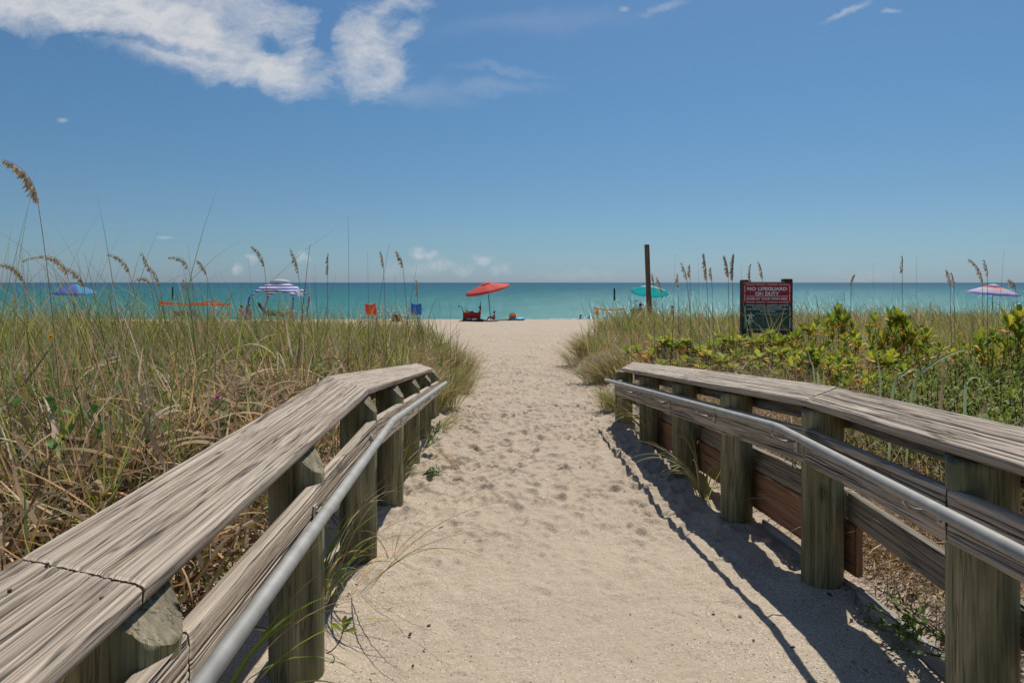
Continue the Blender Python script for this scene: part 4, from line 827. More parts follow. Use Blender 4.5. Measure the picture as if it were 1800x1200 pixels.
broad = [proto_shrub(s_, stems=n_) for s_, n_ in ((1, 15), (2, 20), (3, 13))]; fine = [proto_shrub(s_, .58, .46, 30, 'fine') for s_ in (11, 12, 13)]
used = set()
def put(protos, k, px, py, Y, label, group, wide=1.0):
    p = protos[k % len(protos)]; first = p.name not in used; used.add(p.name); o = p if first else copy_tree(p)
    X0 = (px-900)/F*Y; z0 = gz(X0, Y); ht = max(.22, P(px, py, Y).z-z0); o.location = (X0, Y, z0); o.rotation_euler = (0, 0, random.uniform(0, 6.28)); o.scale = (wide, wide, ht/.6)
    tag(o, label, 'shrub', group)
GB = 'leathery yellow-green dune shrubs'; GF = 'small-leaved green shrubs'
for k, a in enumerate([
 (1165, 590, 10.6, 'low yellow-green shrub at the left end of the shrub row', 1.3), (1208, 600, 10.2, 'second yellow-green shrub from the left end of the row', 1.3), (1262, 591, 10.6, 'leathery shrub midway between row end and sign', 1.3), (1310, 592, 10.0, 'leathery shrub just left of the sign foot', 1.2),
 (1352, 586, 10.4, 'bright shrub right under the green sign panel', 1.2), (1400, 592, 10.2, 'orange-dotted shrub at the right sign post', .8), (1438, 572, 9.6, 'shrub with orange leaves just right of the sign', .8), (1474, 545, 10.4, 'tall thin-stemmed shrub topped with yellow-green rosettes right of the sign', .8),
 (1500, 596, 8.4, 'mid-height shrub below the tall rosette shrub', .9), (1556, 546, 9.2, 'tallest bushy shrub midway to the right edge', .75), (1588, 560, 9.0, 'tall shrub with orange leaves beside the tallest one', .7), (1630, 588, 8.6, 'shrub right of the two tallest ones', .9),
 (1530, 622, 7.3, 'low shrub in front of the tallest one', .9), (1425, 618, 8.0, 'low shrub behind the right cap joint', .8), (1478, 640, 6.9, 'lowest leathery shrub close behind the cap board', .7), (1786, 548, 7.8, 'orange-tipped shrub at the right picture edge', .9), (1745, 590, 8.2, 'leathery shrub left of the one at the right edge', .8), (1236, 622, 8.9, 'low leathery shrub behind the far right cap board', 1.2), (1350, 614, 8.4, 'leathery shrub between sign and cap board', 1.2)]): put(broad, k, a[0], a[1], a[2], a[3], GB, a[4]*1.1)
for k, a in enumerate([
 (1740, 572, 7.2, 'upright small-leaved shrub near the right edge below the pastel umbrella', .8), (1610, 640, 6.2, 'small-leaved shrub behind the arching blades', 1.1), (1690, 632, 6.0, 'small-leaved shrub right of the arching blades', 1.2), (1765, 630, 5.6, 'dense small-leaved shrub at the right edge', 1.2), (1800, 690, 4.6, 'nearest small-leaved shrub in the right corner above the cap', 1.1),
 (1700, 690, 5.0, 'small-leaved shrub close behind the right cap board', 1.1), (1560, 668, 5.9, 'low small-leaved shrub left of the arching blades', 1.0), (1640, 700, 4.6, 'low small-leaved shrub touching the right cap board', .9), (1770, 660, 7.0, 'small-leaved shrub behind the dense one at the right edge', 1.2), (1650, 612, 7.4, 'small-leaved shrub in the middle distance right of the tall shrubs', 1.2), (1520, 655, 6.6, 'small-leaved shrub near the right cap joint', .9),
 (1745, 715, 4.0, 'small-leaved shrub overhanging the right cap just before the frame edge', .9), (1690, 640, 8.2, 'small-leaved shrub in the second row at the right', 1.3), (1590, 600, 9.8, 'small-leaved shrub half hidden behind the tall leathery ones', 1.3), (1800, 610, 7.6, 'small-leaved shrub at the right edge below the orange-tipped shrub', 1.3), (1730, 610, 9.0, 'small-leaved shrub far back below the pastel umbrella', 1.3),
 (1480, 610, 10.0, 'small-leaved shrub behind the orange-leaved one right of the sign', 1.2), (1390, 628, 9.0, 'small-leaved shrub in front of the right sign post', 1.1), (1290, 628, 9.6, 'small-leaved shrub in front of the left sign post', 1.1), (1800, 640, 5.4, 'small-leaved shrub cut by the right picture edge', 1.3), (1640, 660, 5.4, 'small-leaved shrub between the two sets of arching blades', 1.1), (1560, 700, 4.9, 'small-leaved shrub right against the cap under the arching blades', .8)]): put(fine, k, a[0], a[1], a[2], a[3], GF, a[4])
# sprigs growing through the right railing
def sprig(name, label, loc, L_, az, el, n, seed, big=1.0):
    r_ = np.random.default_rng(seed); LP = []; SP = []
    for j in range(n):
        a = az+r_.uniform(-.6, .6); e_ = el+r_.uniform(-.3, .3); l = L_*r_.uniform(.6, 1.1); d = np.array([math.cos(a)*math.cos(e_), math.sin(a)*math.cos(e_), math.sin(e_)])
        cv = curve((0, 0, 0), d*l*.5+np.array([0, 0, .03]), d*l+np.array([0, 0, -.02*l]), 9); SP.append(ribbon_tube(cv, .003, .0015, (.13, .09, .05)))
        for q in range(26):
            u_ = r_.uniform(.15, 1)*8; k = min(7, int(u_)); p = cv[k]*(1-u_+k)+cv[k+1]*(u_-k); LP.append(leaf_geo(p, d+r_.normal(size=3)*.6, np.array([.1, 0, 1.]), r_.uniform(.025, .045)*big, r_.uniform(.010, .016)*big, np.array([(.12, .21, .04), (.17, .27, .05)][q % 2])))
    root = empty(name, loc); V, Fq, c = join(SP); link('stems', npmesh('stems', V, Fq, c), M_dry, root); V, Fq, c = join(LP); link('foliage', npmesh('foliage', V, Fq, c), M_leafb, root); tag(root, label, 'shrub', 'leafy sprigs at the railings')
sprig('leafy_sprig', 'leafy sprig poking out under the right handrail between the two nearest posts', (1.83, 2.72, gz(1.83, 2.72)+.02), .38, 2.7, .5, 7, 5)
sprig('leafy_sprig', 'lower leafy sprig spreading over the shaded sand in the nearest right bay', (1.80, 3.02, gz(1.80, 3.02)), .33, 3.4, .55, 6, 6)
sprig('leafy_sprig', 'small leafy sprig beside the left side of the right bend post', (1.74, 3.95, .42), .30, 3.9, .5, 3, 7)
sprig('leafy_sprig', 'leafy green weeds on the sand left of the path near the fourth left post', (-.80, 6.1, gz(-.8, 6.1)), .22, .2, .15, 7, 8, .9)
sprig('leafy_sprig', 'green vine climbing between the two far left posts', (-.92, 6.95, gz(-.92, 6.95)), .40, .3, .9, 5, 9, 1.3)
# ---- seedling with four leaves by the near left post
def seedling():
    b = np.array([-.80, 2.86, gz(-.8, 2.86)]); root = empty('seedling', b); tag(root, 'four-leaved seedling on a bent stem beside the nearest whole left post', 'seedling')
    cv = curve((0, 0, 0), (.07, -.01, .01), (.10, -.03, .11), 9); V, Fq, c = ribbon_tube(cv, .003, .002, (.16, .08, .05)); link('stem', npmesh('stem', V, Fq, c), M_dry, root)
    for d, cc in (((-.9, .2, .5), (.30, .34, .05)), ((.1, .1, 1), (.28, .25, .06)), ((.5, .3, .9), (.10, .24, .10)), ((1, -.3, .35), (.26, .30, .05))):
        V, Fq, c = leaf_geo(np.array((.10, -.03, .11)), np.array(d, float), np.array([0, -.6, 1.]), .062, .024, cc); link('leaf', npmesh('leaf', V, Fq, c), M_leafb, root)
seedling()
# broad round leaves in the left grass
def round_leaves(label, px, py, Y, n, seed, s_=.07):
    r_ = np.random.default_rng(seed); c0 = np.array(P(px, py, Y)); z0 = gz(c0[0], Y); LP = []; SP = []
    for i in range(n):
        o_ = np.array([r_.uniform(-.16, .16), r_.uniform(-.12, .12), c0[2]-z0+r_.uniform(-.16, .03)]); SP.append(ribbon_tube(curve((0, 0, 0), (o_[0]*.3, o_[1]*.3, o_[2]*.6), o_, 6), .003, .002, (.2, .2, .08)))
        LP.append(leaf_geo(o_, r_.normal(size=3)+np.array([0, -.6, .5]), np.array([0, -.5, 1.]), s_*r_.uniform(.8, 1.2), s_*r_.uniform(.8, 1.1), np.array((.10, .21, .045))*r_.uniform(.8, 1.5)))
    root = empty('round_leaf_plant', (c0[0], Y, z0)); V, Fq, c = join(SP); link('stems', npmesh('stems', V, Fq, c), M_dry, root); V, Fq, c = join(LP); link('foliage', npmesh('foliage', V, Fq, c), M_leafb, root); tag(root, label, 'plant', 'round-leaved plants in the left grass')
for i, a in enumerate(((455, 668, 6.0, 'round-leaved plant among the grass above the left cap bend', 9), (405, 702, 5.2, 'round-leaved plant lower left of the one above the cap bend', 8), (90, 690, 4.0, 'round-leaved plant deep in the grass near the left edge', 7), (375, 705, 4.6, 'round-leaved plant next to the pink flower', 6), (560, 640, 7.6, 'small round-leaved plant just behind the left cap bend', 7), (255, 695, 4.3, 'round-leaved plant in the middle of the left grass', 6), (590, 720, 5.2, 'dark round-leaved plant seen between the left posts', 7), (160, 735, 3.6, 'round-leaved plant near the left cap joint', 6))): round_leaves(a[3], a[0], a[1], a[2], a[4], 200+i)
# flowers
M_petal = plain('yellow_petals', (.75, .42, .02), .5, 0, .1, .3); M_disc = plain('flower_disc', (.16, .05, .02), .8); M_pink = plain('pink_petals', (.6, .08, .35), .5, 0, .1, .3); M_stem = plain('flower_stem', (.14, .2, .05), .6)
def flower(px, py, Y, label, pink=False, s_=.03, first={}):
    s_ *= .62
    c0 = P(px, py, Y); z0 = gz(c0.x, Y); h = max(.05, c0.z-z0); root = empty('flower', (c0.x, Y, z0)); tag(root, label, 'flower', 'pink vine flowers' if pink else 'yellow dune sunflowers')
    mb = MB(); mb.tube([(0, 0.02, 0), (.01, .02, h*.6), (0, .01, h)], .002, 5); mb.build('stem', M_stem, root)
    mb = MB(); n = 5 if pink else 11
    for i in range(n):
        a = i/n*6.283; d = Vector((math.cos(a), -.35, math.sin(a))); sd_ = Vector((-math.sin(a), 0, math.cos(a))); c = Vector((0, 0, h)); w_ = s_*(.45 if pink else .2)
        mb.poly([c+d*s_*.2-sd_*w_*.5, c+d*s_*.7-sd_*w_, c+d*s_, c+d*s_*.7+sd_*w_, c+d*s_*.2+sd_*w_*.5])
    mb.build('petals', M_pink if pink else M_petal, root)
    mb = MB(); mb.ball((0, -.004, h), (s_*.3, s_*.18, s_*.3), 1); mb.build('disc', M_disc, root)
for a in ((90, 592, 4.5, 'largest yellow flower in the left grass, dark centre', .034), (235, 567, 7, 'yellow flower left in the grass below the orange tape', .03), (362, 575, 7.5, 'yellow flower below the middle of the orange tape', .03), (468, 624, 7, 'yellow flower in the grass below the striped canopy', .032), (616, 628, 7.5, 'yellow flower above the left cap bend', .032), (511, 652, 6.5, 'yellow flower close to the left cap board', .03), (637, 606, 8, 'faint yellow flower below the red chair', .03),
 (24, 529, 6, 'yellow flower near the left picture edge by the water', .03), (1056, 683, 9.3, 'yellow flower on the sand by the right railing end', .035), (1079, 647, 10, 'yellow flower in the grass above the right railing end', .035), (1215, 585, 10, 'yellow flower behind the left shrubs', .035), (1430, 588, 8.5, 'orange-yellow flower right of the sign foot', .04), (1485, 588, 8.5, 'orange-yellow flower under the tall rosette shrub', .045), (1687, 590, 7, 'yellow flower on the right below the oats', .038), (1597, 628, 6.5, 'small yellow flower right of the tallest shrub', .028), (1480, 620, 7.5, 'orange-yellow flower left of the low shrub', .032),
 (1527, 648, 6.2, 'pair-like yellow bloom just behind the cap', .034), (1514, 672, 5.4, 'orange bloom touching the right cap board', .03), (1413, 652, 6.4, 'small orange bloom at the right cap joint', .028), (1610, 596, 8, 'tiny yellow bloom beside the tall shrubs', .028)): flower(a[0], a[1], a[2], a[3], s_=a[4])
flower(383, 698, 4.5, 'single pink vine flower in the left grass', True, .03)
# ------------------------------------------------------------ people
def skin_body(name, J, E, mat_, parent, root='pelvis', sub=1):
    """J: joint -> (x,y,z,r); E: list of pairs"""
    ks = list(J); me = bpy.data.meshes.new(name); me.from_pydata([J[k][:3] for k in ks], [(ks.index(a), ks.index(b)) for a, b in E], [])
    o = bpy.data.objects.new(name, me); COL.objects.link(o); me.materials.append(mat_)
    m = o.modifiers.new('skin', 'SKIN'); m.use_smooth_shade = True
    sv = me.skin_vertices[0].data
    for i, k in enumerate(ks): r_ = J[k][3]; sv[i].radius = (r_, r_*(J[k][4] if len(J[k]) > 4 else 1)); sv[i].use_root = (k == root)
    s_ = o.modifiers.new('sub', 'SUBSURF'); s_.levels = sub; s_.render_levels = sub+1
    if parent: o.parent = parent
    return o
M_skin1 = plain('tanned_skin', (.55, .29, .19), .55, 0, .05, scale=8); M_skin2 = plain('pale_skin', (.68, .42, .31), .55, 0, .05, scale=8); M_hair = plain('dark_hair', (.03, .02, .015), .6, 0, .3, scale=60)
EB = [('pelvis', 'waist'), ('waist', 'chest'), ('chest', 'neck'), ('neck', 'chin'), ('chin', 'head'), ('head', 'crown'), ('chin', 'nose')]
for s_ in 'LR': EB += [('chest', 'sho'+s_), ('sho'+s_, 'elb'+s_), ('elb'+s_, 'wri'+s_), ('wri'+s_, 'han'+s_), ('pelvis', 'hip'+s_), ('hip'+s_, 'kne'+s_), ('kne'+s_, 'ank'+s_), ('ank'+s_, 'toe'+s_)]
def pose(kind, k=1.0):
    """faces +Y in local space"""
    if kind == 'sit':      # seated on the sand / low seat, torso nearly upright, knees up
        J = dict(pelvis=(0, 0, .12, .13), waist=(0, -.03, .28, .115), chest=(0, -.02, .47, .14), neck=(0, .0, .60, .05), chin=(0, .03, .67, .062), head=(0, .02, .75, .088), crown=(0, .01, .82, .05), nose=(0, .115, .70, .014))
        for s_, q in (('L', -1), ('R', 1)):
            J.update({'sho'+s_: (q*.17, -.01, .53, .055), 'elb'+s_: (q*.24, .12, .34, .042), 'wri'+s_: (q*.17, .34, .36, .03), 'han'+s_: (q*.15, .42, .38, .032), 'hip'+s_: (q*.10, .03, .11, .095), 'kne'+s_: (q*.15, .42, .36, .058), 'ank'+s_: (q*.12, .70, .06, .038), 'toe'+s_: (q*.12, .84, .03, .03)})
    elif kind == 'chair':  # on a chair
        J = dict(pelvis=(0, 0, .38, .13), waist=(0, -.05, .54, .12), chest=(0, -.09, .75, .145), neck=(0, -.08, .89, .05), chin=(0, -.05, .96, .062), head=(0, -.06, 1.04, .088), crown=(0, -.07, 1.11, .05), nose=(0, .035, .99, .014))
        for s_, q in (('L', -1), ('R', 1)):
            J.update({'sho'+s_: (q*.18, -.08, .82, .056), 'elb'+s_: (q*.27, .0, .58, .043), 'wri'+s_: (q*.24, .24, .56, .03), 'han'+s_: (q*.22, .32, .56, .032), 'hip'+s_: (q*.10, .05, .36, .1), 'kne'+s_: (q*.14, .46, .42, .06), 'ank'+s_: (q*.13, .55, .06, .038), 'toe'+s_: (q*.13, .70, .03, .03)})
    elif kind == 'recline':
        J = dict(pelvis=(0, 0, .36, .13), waist=(0, -.14, .45, .12), chest=(0, -.32, .60, .145), neck=(0, -.43, .70, .05), chin=(0, -.46, .77, .062), head=(0, -.52, .83, .088), crown=(0, -.56, .89, .05), nose=(0, -.40, .85, .014))
        for s_, q in (('L', -1), ('R', 1)):
            J.update({'sho'+s_: (q*.18, -.36, .65, .056), 'elb'+s_: (q*.28, -.18, .46, .043), 'wri'+s_: (q*.24, .06, .48, .03), 'han'+s_: (q*.2, .14, .5, .032), 'hip'+s_: (q*.10, .05, .35, .1), 'kne'+s_: (q*.14, .46, .50, .06), 'ank'+s_: (q*.13, .86, .40, .038), 'toe'+s_: (q*.13, .92, .50, .03)})
    else:                  # standing
        J = dict(pelvis=(0, 0, .95, .125), waist=(0, 0, 1.1, .115), chest=(0, 0, 1.32, .145), neck=(0, 0, 1.48, .05), chin=(0, .02, 1.55, .062), head=(0, .01, 1.63, .088), crown=(0, 0, 1.70, .05), nose=(0, .115, 1.58, .014))
        for s_, q in (('L', -1), ('R', 1)):
            J.update({'sho'+s_: (q*.18, 0, 1.4, .056), 'elb'+s_: (q*.27, .03, 1.12, .043), 'wri'+s_: (q*.32, .18, .95, .03), 'han'+s_: (q*.32, .25, .9, .032), 'hip'+s_: (q*.10, 0, .9, .1), 'kne'+s_: (q*.11, .02, .5, .06), 'ank'+s_: (q*.11, 0, .08, .038), 'toe'+s_: (q*.12, .14, .03, .03)})
    return {a: (b[0]*k, b[1]*k, b[2]*k, b[3]*k) for a, b in J.items()}
def person(kind, loc, face, label, skin=None, hair=M_hair, top=None, low=None, hat=None, k=1.0, long_hair=False):
    """face: direction the person looks, radians from +Y clockwise negative"""
    root = empty('person', loc, face); tag(root, label, 'person'); J = pose(kind, k)
    skin_body('body', J, EB, skin or M_skin1, root, sub=1)
    h = Vector(J['head'][:3]); cr = Vector(J['crown'][:3]); r_ = J['head'][3]
    mb = MB(); mb.ball(h+Vector((0, -r_*.28, r_*.42)), (r_*1.02, r_*1.0, r_*.88), 2)
    if long_hair: mb.ball(h+Vector((0, -r_*.75, -r_*.6)), (r_*.8, r_*.5, r_*1.5), 2)
    mb.build('hair', hair, root, True)
    def cloth(name, keys, edges, m, infl):
        JJ = {q: (*J[q][:3], J[q][3]*infl) for q in keys}
        skin_body(name, JJ, edges, m, root, root=keys[0], sub=1)
    if top: cloth('shirt', ['chest', 'waist', 'shoL', 'shoR'], [('chest', 'waist'), ('chest', 'shoL'), ('chest', 'shoR')], top, 1.13)
    if low: cloth('shorts', ['pelvis', 'hipL', 'hipR'], [('pelvis', 'hipL'), ('pelvis', 'hipR')], low, 1.16)
    if hat:
        mb = MB(); mb.ball(h+Vector((0, 0, r_*.72)), (r_*1.1, r_*1.1, r_*.7), 2); mb.box(h+Vector((0, r_*1.2, r_*.62)), (r_*1.5, r_*1.1, .012), bevel=.004); mb.build('cap', hat, root, True)
    return root
# fabrics
fab = lambda n, c, t=.25, v=.08: plain(n, c, .8, 0, v, t, 18)
M_coral = fab('coral_fabric', (.80, .13, .09), .35); M_blue = fab('blue_fabric', (.01, .20, .62), .35); M_redf = fab('red_fabric', (.85, .05, .04), .35); M_red2 = fab('red_chair_fabric', (.80, .08, .045), .4)
M_white = fab('white_fabric', (.68, .68, .72), .25); M_navy = fab('navy_fabric', (.02, .04, .12), .1); M_black = plain('black_metal', (.02, .02, .022), .5, .3, .2); M_white_m = plain('white_metal', (.65, .65, .64), .4, 0, .05)
M_brownf = fab('brown_fabric', (.13, .09, .07), .1); M_orange = plain('orange_tape', (.95, .20, .07), .5, 0, .06, .35); M_stake = plain('yellow_stake', (.55, .34, .05), .7, 0, .15); M_ysign = plain('yellow_notice', (.85, .50, .02), .5, 0, .05)
M_teal = fab('turquoise_fabric', (.01, .55, .62), .45); M_teallin = fab('pale_turquoise_lining', (.50, .80, .76), .6); M_tealfloat = plain('turquoise_vinyl', (.01, .42, .62), .35, 0, .05); M_yel = plain('yellow_vinyl', (.75, .75, .08), .4); M_greenbin = fab('dark_green_fabric', (.04, .06, .035), .1); M_grey = plain('grey_plastic', (.3, .3, .31), .6)
def ringmat(name, cols, axis='radial', n=8, scale=1.0, emis=0):
    """stripes by UV.x repeating through cols"""
    m, nt, b = mat(name); L = nt.links.new; tc = nn(nt, 'ShaderNodeTexCoord'); s = nn(nt, 'ShaderNodeSeparateXYZ'); L(tc.outputs['UV'], s.inputs[0])
    mu = nn(nt, 'ShaderNodeMath', operation='MULTIPLY'); L(s.outputs[0 if axis == 'radial' else 1], mu.inputs[0]); mu.inputs[1].default_value = scale
    fr = nn(nt, 'ShaderNodeMath', operation='FRACT'); L(mu.outputs[0], fr.inputs[0]); r = nn(nt, 'ShaderNodeValToRGB'); L(fr.outputs[0], r.inputs[0]); r.color_ramp.interpolation = 'CONSTANT'; e = r.color_ramp.elements
    for i, c in enumerate(cols):
        q = e[0] if i == 0 else (e[1] if i == 1 else e.new(i/len(cols))); q.position = i/len(cols); q.color = (*c, 1)
    L(r.outputs[0], b.inputs['Base Color']); b.inputs['Roughness'].default_value = .8
    t = nn(nt, 'ShaderNodeBsdfTranslucent'); L(r.outputs[0], t.inputs[0]); mx = nn(nt, 'ShaderNodeMixShader'); mx.inputs[0].default_value = .3
    L(b.outputs[0], mx.inputs[1]); L(t.outputs[0], mx.inputs[2]); L(mx.outputs[0], nt.nodes['Material Output'].inputs[0]); return m
M_pastel = ringmat('pastel_stripes', [(.55, .50, .75), (.30, .25, .75), (.85, .15, .15), (.85, .40, .38), (.55, .72, .45), (.62, .45, .80), (.60, .56, .74), (.40, .36, .70)])
M_bluepan = ringmat('blue_green_panels', [(.12, .22, .50), (.18, .24, .50), (.03, .42, .62), (.03, .12, .50), (.55, .70, .12), (.10, .18, .62), (.10, .20, .55), (.05, .35, .60)], axis='v', scale=1.0)
M_cabana = ringmat('blue_white_stripes', [(.72, .72, .76), (.05, .09, .48)], scale=5.5)
def umbrella(label, base, top, rad, drop, m, tilt=(0, 0), vent=False, nump=8, pole=None, ribs=False, val=.08):
    """canopy apex at top; tilt=(angle about y, about x)"""
    base = Vector(base); top = Vector(top); root = empty('beach_umbrella', base); tag(root, label, 'umbrella')
    Rm = Matrix.Rotation(tilt[0], 3, 'Y') @ Matrix.Rotation(tilt[1], 3, 'X'); t = top-base
    ax = Rm @ Vector((0, 0, -1)); knee = t+ax*(drop+.25)
    mb = MB(); mb.tube([t, knee], .016, 8).tube([knee, Vector((0, 0, -.3))], .019, 8); mb.ball(t+ax*-.04, .03, 1); mb.build('pole', pole or M_black, root, True)
    V = []; UV = []; nr = 6; na = nump*4
    for i in range(nr+1):
        f = i/nr; 
        for k in range(na+1):
            a = 2*math.pi*k/na; ph = (k % 4)/4; sag = math.sin(math.pi*ph); r_ = rad*f*(1-.055*sag)
            V.append(t+Rm @ Vector((math.cos(a)*r_, math.sin(a)*r_, -drop*(f**1.35)-.03*sag*f))); UV.append((f*.999, (k-.0)/na))
    # hanging valance
    for k in range(na+1):
        p = V[nr*(na+1)+k]; V.append(p+Rm @ Vector((0, 0, -val))+(p-t)*.01); UV.append((.999, k/na))
    W_ = na+1; Fq = [[i*W_+k, i*W_+k+1, (i+1)*W_+k+1, (i+1)*W_+k] for i in range(nr+1) for k in range(na)]
    # face-wise v so each panel has one colour
    UVa = np.array(UV); me = npmesh('canopy', np.array([tuple(v) for v in V]), np.array(Fq), uv=UVa)
    u = me.uv_layers[0].data
    for p in me.polygons:
        k = p.index % na
        for li in p.loop_indices: u[li].uv[1] = (k//4+.5)/nump
    o = link('canopy', me, m, root); sm = o.modifiers.new('thick', 'SOLIDIFY'); sm.thickness = .006
    if m == M_teal: me.materials.append(M_teallin); sm.material_offset = 1
    if vent:
        mb = MB(); n = 24; L1 = [t+Rm @ Vector((math.cos(2*math.pi*k/n)*.04, math.sin(2*math.pi*k/n)*.04, .07)) for k in range(n+1)]; L2 = [t+Rm @ Vector((math.cos(2*math.pi*k/n)*rad*.22, math.sin(2*math.pi*k/n)*rad*.22, .0)) for k in range(n+1)]; mb.strip(L1, L2); mb.build('vent', m if m in (M_coral, M_teal) else M_white, root)
    if ribs:
        for k in range(nump):
            a = 2*math.pi*k/nump; mb = MB(); mb.tube([t+Rm @ Vector((0, 0, -.03)), t+Rm @ Vector((math.cos(a)*rad*.5, math.sin(a)*rad*.5, -drop*.39-.02)), t+Rm @ Vector((math.cos(a)*rad*.98, math.sin(a)*rad*.98, -drop*.97-.02))], .007, 5); mb.build('rib', M_grey, root)
    return root
def G(px, Y): x = (px-900)/F*Y; return Vector((x, Y, gz(x, Y)))
umbrella('coral red beach umbrella tilted left over the wagon at the waterline', G(864, 40.5), P(854, 498.5, 40.5), 1.33, .36, M_coral, (R(-13), R(7)), True, val=.08)
umbrella('blue umbrella with a lime green edge behind the left grass', G(132, 38), P(131, 499.5, 38), 1.08, .48, M_bluepan, (R(2), R(4)), False, val=.04)
umbrella('turquoise umbrella tilted away showing its pale underside behind the wooden pole', G(1140, 38), P(1143, 502.5, 38), 1.06, .34, M_teal, (R(9), R(-13)), False, ribs=True, val=.05)
umbrella('pastel striped umbrella near the right picture edge', G(1746, 37), P(1747, 502, 37), 1.22, .42, M_pastel, (R(3), R(4)), True, val=.05)
# ---- striped beach canopy
def canopy_tent():
    Y = 39; b = G(492, Y); root = empty('beach_canopy', b); tag(root, 'blue and white striped beach canopy with four sleeved legs in the left grass', 'canopy'); root.scale = (1, 1, 1.02)
    n = 28; hw = 1.16; V = []; UV = []
    for i in range(n+1):
        for k in range(n+1):
            u = (i/n*2-1); v = (k/n*2-1); r_ = math.sqrt(u*u+v*v); e = max(abs(u), abs(v)); corner = abs(u*v)
            z = 2.12-.30*e**2.6-.42*corner**1.4+.04*math.sin(u*5+v*3)*e-.03*math.sin(7*v)*e
            V.append((u*hw*(1+.04*corner)+.1*v, v*hw, z)); UV.append(((2.1-z)*1.15, 0))
    Fq = [[i*(n+1)+k, i*(n+1)+k+1, (i+1)*(n+1)+k+1, (i+1)*(n+1)+k] for i in range(n) for k in range(n)]
    o = link('roof', npmesh('roof', np.array(V), np.array(Fq), uv=np.array(UV)), M_cabana, root, True); o.modifiers.new('thick', 'SOLIDIFY').thickness = .006
    # loose flap on the right
    V = []; UV = []
    for i in range(7):
        for k in range(7): f = i/6; V.append((hw+.02+f*.18+.02*math.sin(k), -hw*.9+k/6*hw*.9, 1.78-f*.38-.06*math.sin(k*1.3)-.25*(abs(k/6-.0))*0)); UV.append((f, 0))
    o = link('side_flap', npmesh('side_flap', np.array(V), np.array([[i*7+k, i*7+k+1, (i+1)*7+k+1, (i+1)*7+k] for i in range(6) for k in range(6)]), uv=np.array(UV)), M_cabana, root, True); o.modifiers.new('thick', 'SOLIDIFY').thickness = .006
    mb = MB(); mb.ball((.0, 0, 2.21), (.56, .5, .15), 3); mb.build('top_vent', ringmat('vent_stripes', [(.62, .63, .72), (.10, .14, .5)], scale=7), root, True)
    for sx in (-1, 1):
        for sy in (-1, 1):
            a = Vector((sx*hw*1.03+.1*sy, sy*hw, 1.42)); c = Vector((sx*(hw+(.35 if sx < 0 else -.12)), sy*(hw+.2), -.05)); m_ = (a+c)/2+Vector((sx*.06, 0, .12)); pts = [tuple(x) for x in curve(tuple(a), tuple(m_), tuple(c), 9)]
            mb = MB(); mb.tube(pts, .085, 8, .045); o = mb.build('leg', M_legstripe, root, True)
def legmat():
    m, nt, b = mat('sleeve_stripes'); L = nt.links.new; tc = nn(nt, 'ShaderNodeTexCoord'); s = nn(nt, 'ShaderNodeSeparateXYZ'); L(tc.outputs['Normal'], s.inputs[0])
    g = nn(nt, 'ShaderNodeMath', operation='GREATER_THAN'); L(s.outputs[0], g.inputs[0]); g.inputs[1].default_value = .15
    mx = nn(nt, 'ShaderNodeMix', data_type='RGBA'); L(g.outputs[0], mx.inputs[0]); mx.inputs[6].default_value = (.62, .62, .70, 1); mx.inputs[7].default_value = (.07, .1, .42, 1); L(mx.outputs[2], b.inputs['Base Color']); b.inputs['Roughness'].default_value = .8; return m
M_legstripe = legmat(); canopy_tent()
# ---- chairs
def camp_chair(label, loc, rz, m, frame, h=.98):
    """folding camp chair; local +Y is where the sitter faces"""
    root = empty('camp_chair', loc, rz); tag(root, label, 'chair'); w = .29
    def pad(name, pts, sagv, th=.012):
        A, B, C_, D = [Vector(p) for p in pts]; V = []
        for i in range(9):
            for k in range(9):
                u = i/8; v = k/8; p = (A*(1-u)+B*u)*(1-v)+(D*(1-u)+C_*u)*v; p = p+Vector(sagv)*math.sin(math.pi*u)*math.sin(math.pi*v)**.6-Vector((0, 0, .09*math.sin(math.pi*u)*v**3 if name == 'backrest' else 0)); V.append(tuple(p))
        o = link(name, npmesh(name, np.array(V), np.array([[i*9+k, i*9+k+1, (i+1)*9+k+1, (i+1)*9+k] for i in range(8) for k in range(8)])), m, root, True); o.modifiers.new('thick', 'SOLIDIFY').thickness = th
    pad('seat', [(-w, .24, .46), (w, .24, .46), (w, -.2, .38), (-w, -.2, .38)], (0, 0, -.05))
    pad('backrest', [(-w, -.2, .40), (w, -.2, .40), (w*1.05, -.36, h), (-w*1.05, -.36, h)], (0, -.06, -.0))
    for s_ in (-1, 1):
        mb = MB(); mb.tube([(s_*w*1.25, .28, .64), (s_*w*1.3, .0, .62), (s_*w*1.15, -.28, .66)], .018, 6); mb.box((s_*w*1.27, .02, .635), (.07, .5, .015), bevel=.004); mb.build('armrest', m, root)
        mb = MB(); mb.tube([(s_*w*1.05, -.37, h+.01), (s_*w*1.05, -.2, .42), (s_*w*1.2, -.3, .0)], .011, 6); mb.build('leg', frame, root)
        mb = MB(); mb.tube([(s_*w*1.25, .28, .64), (s_*w*1.2, .27, .0)], .011, 6); mb.build('leg', frame, root)
    mb = MB()
    for a, b_ in (((-w*1.2, .27, .03), (w, -.2, .38)), ((w*1.2, .27, .03), (-w, -.2, .38)), ((-w*1.2, -.3, .03), (w, .24, .46)), ((w*1.2, -.3, .03), (-w, .24, .46)), ((-w*1.2, .27, .03), (w*1.25, .28, .45)), ((w*1.2, -.3, .03), (-w*1.05, -.25, .45))): mb.tube([a, b_], .009, 6)
    mb.build('crossed_frame', frame, root); return root
camp_chair('red camp chair seen from behind at the left of the group', G(654, 39.6), R(-4), M_red2, M_redf, 1.04)
camp_chair('blue camp chair with white frame seen from behind', G(732, 39.6), R(6), M_blue, M_white_m, 1.06)
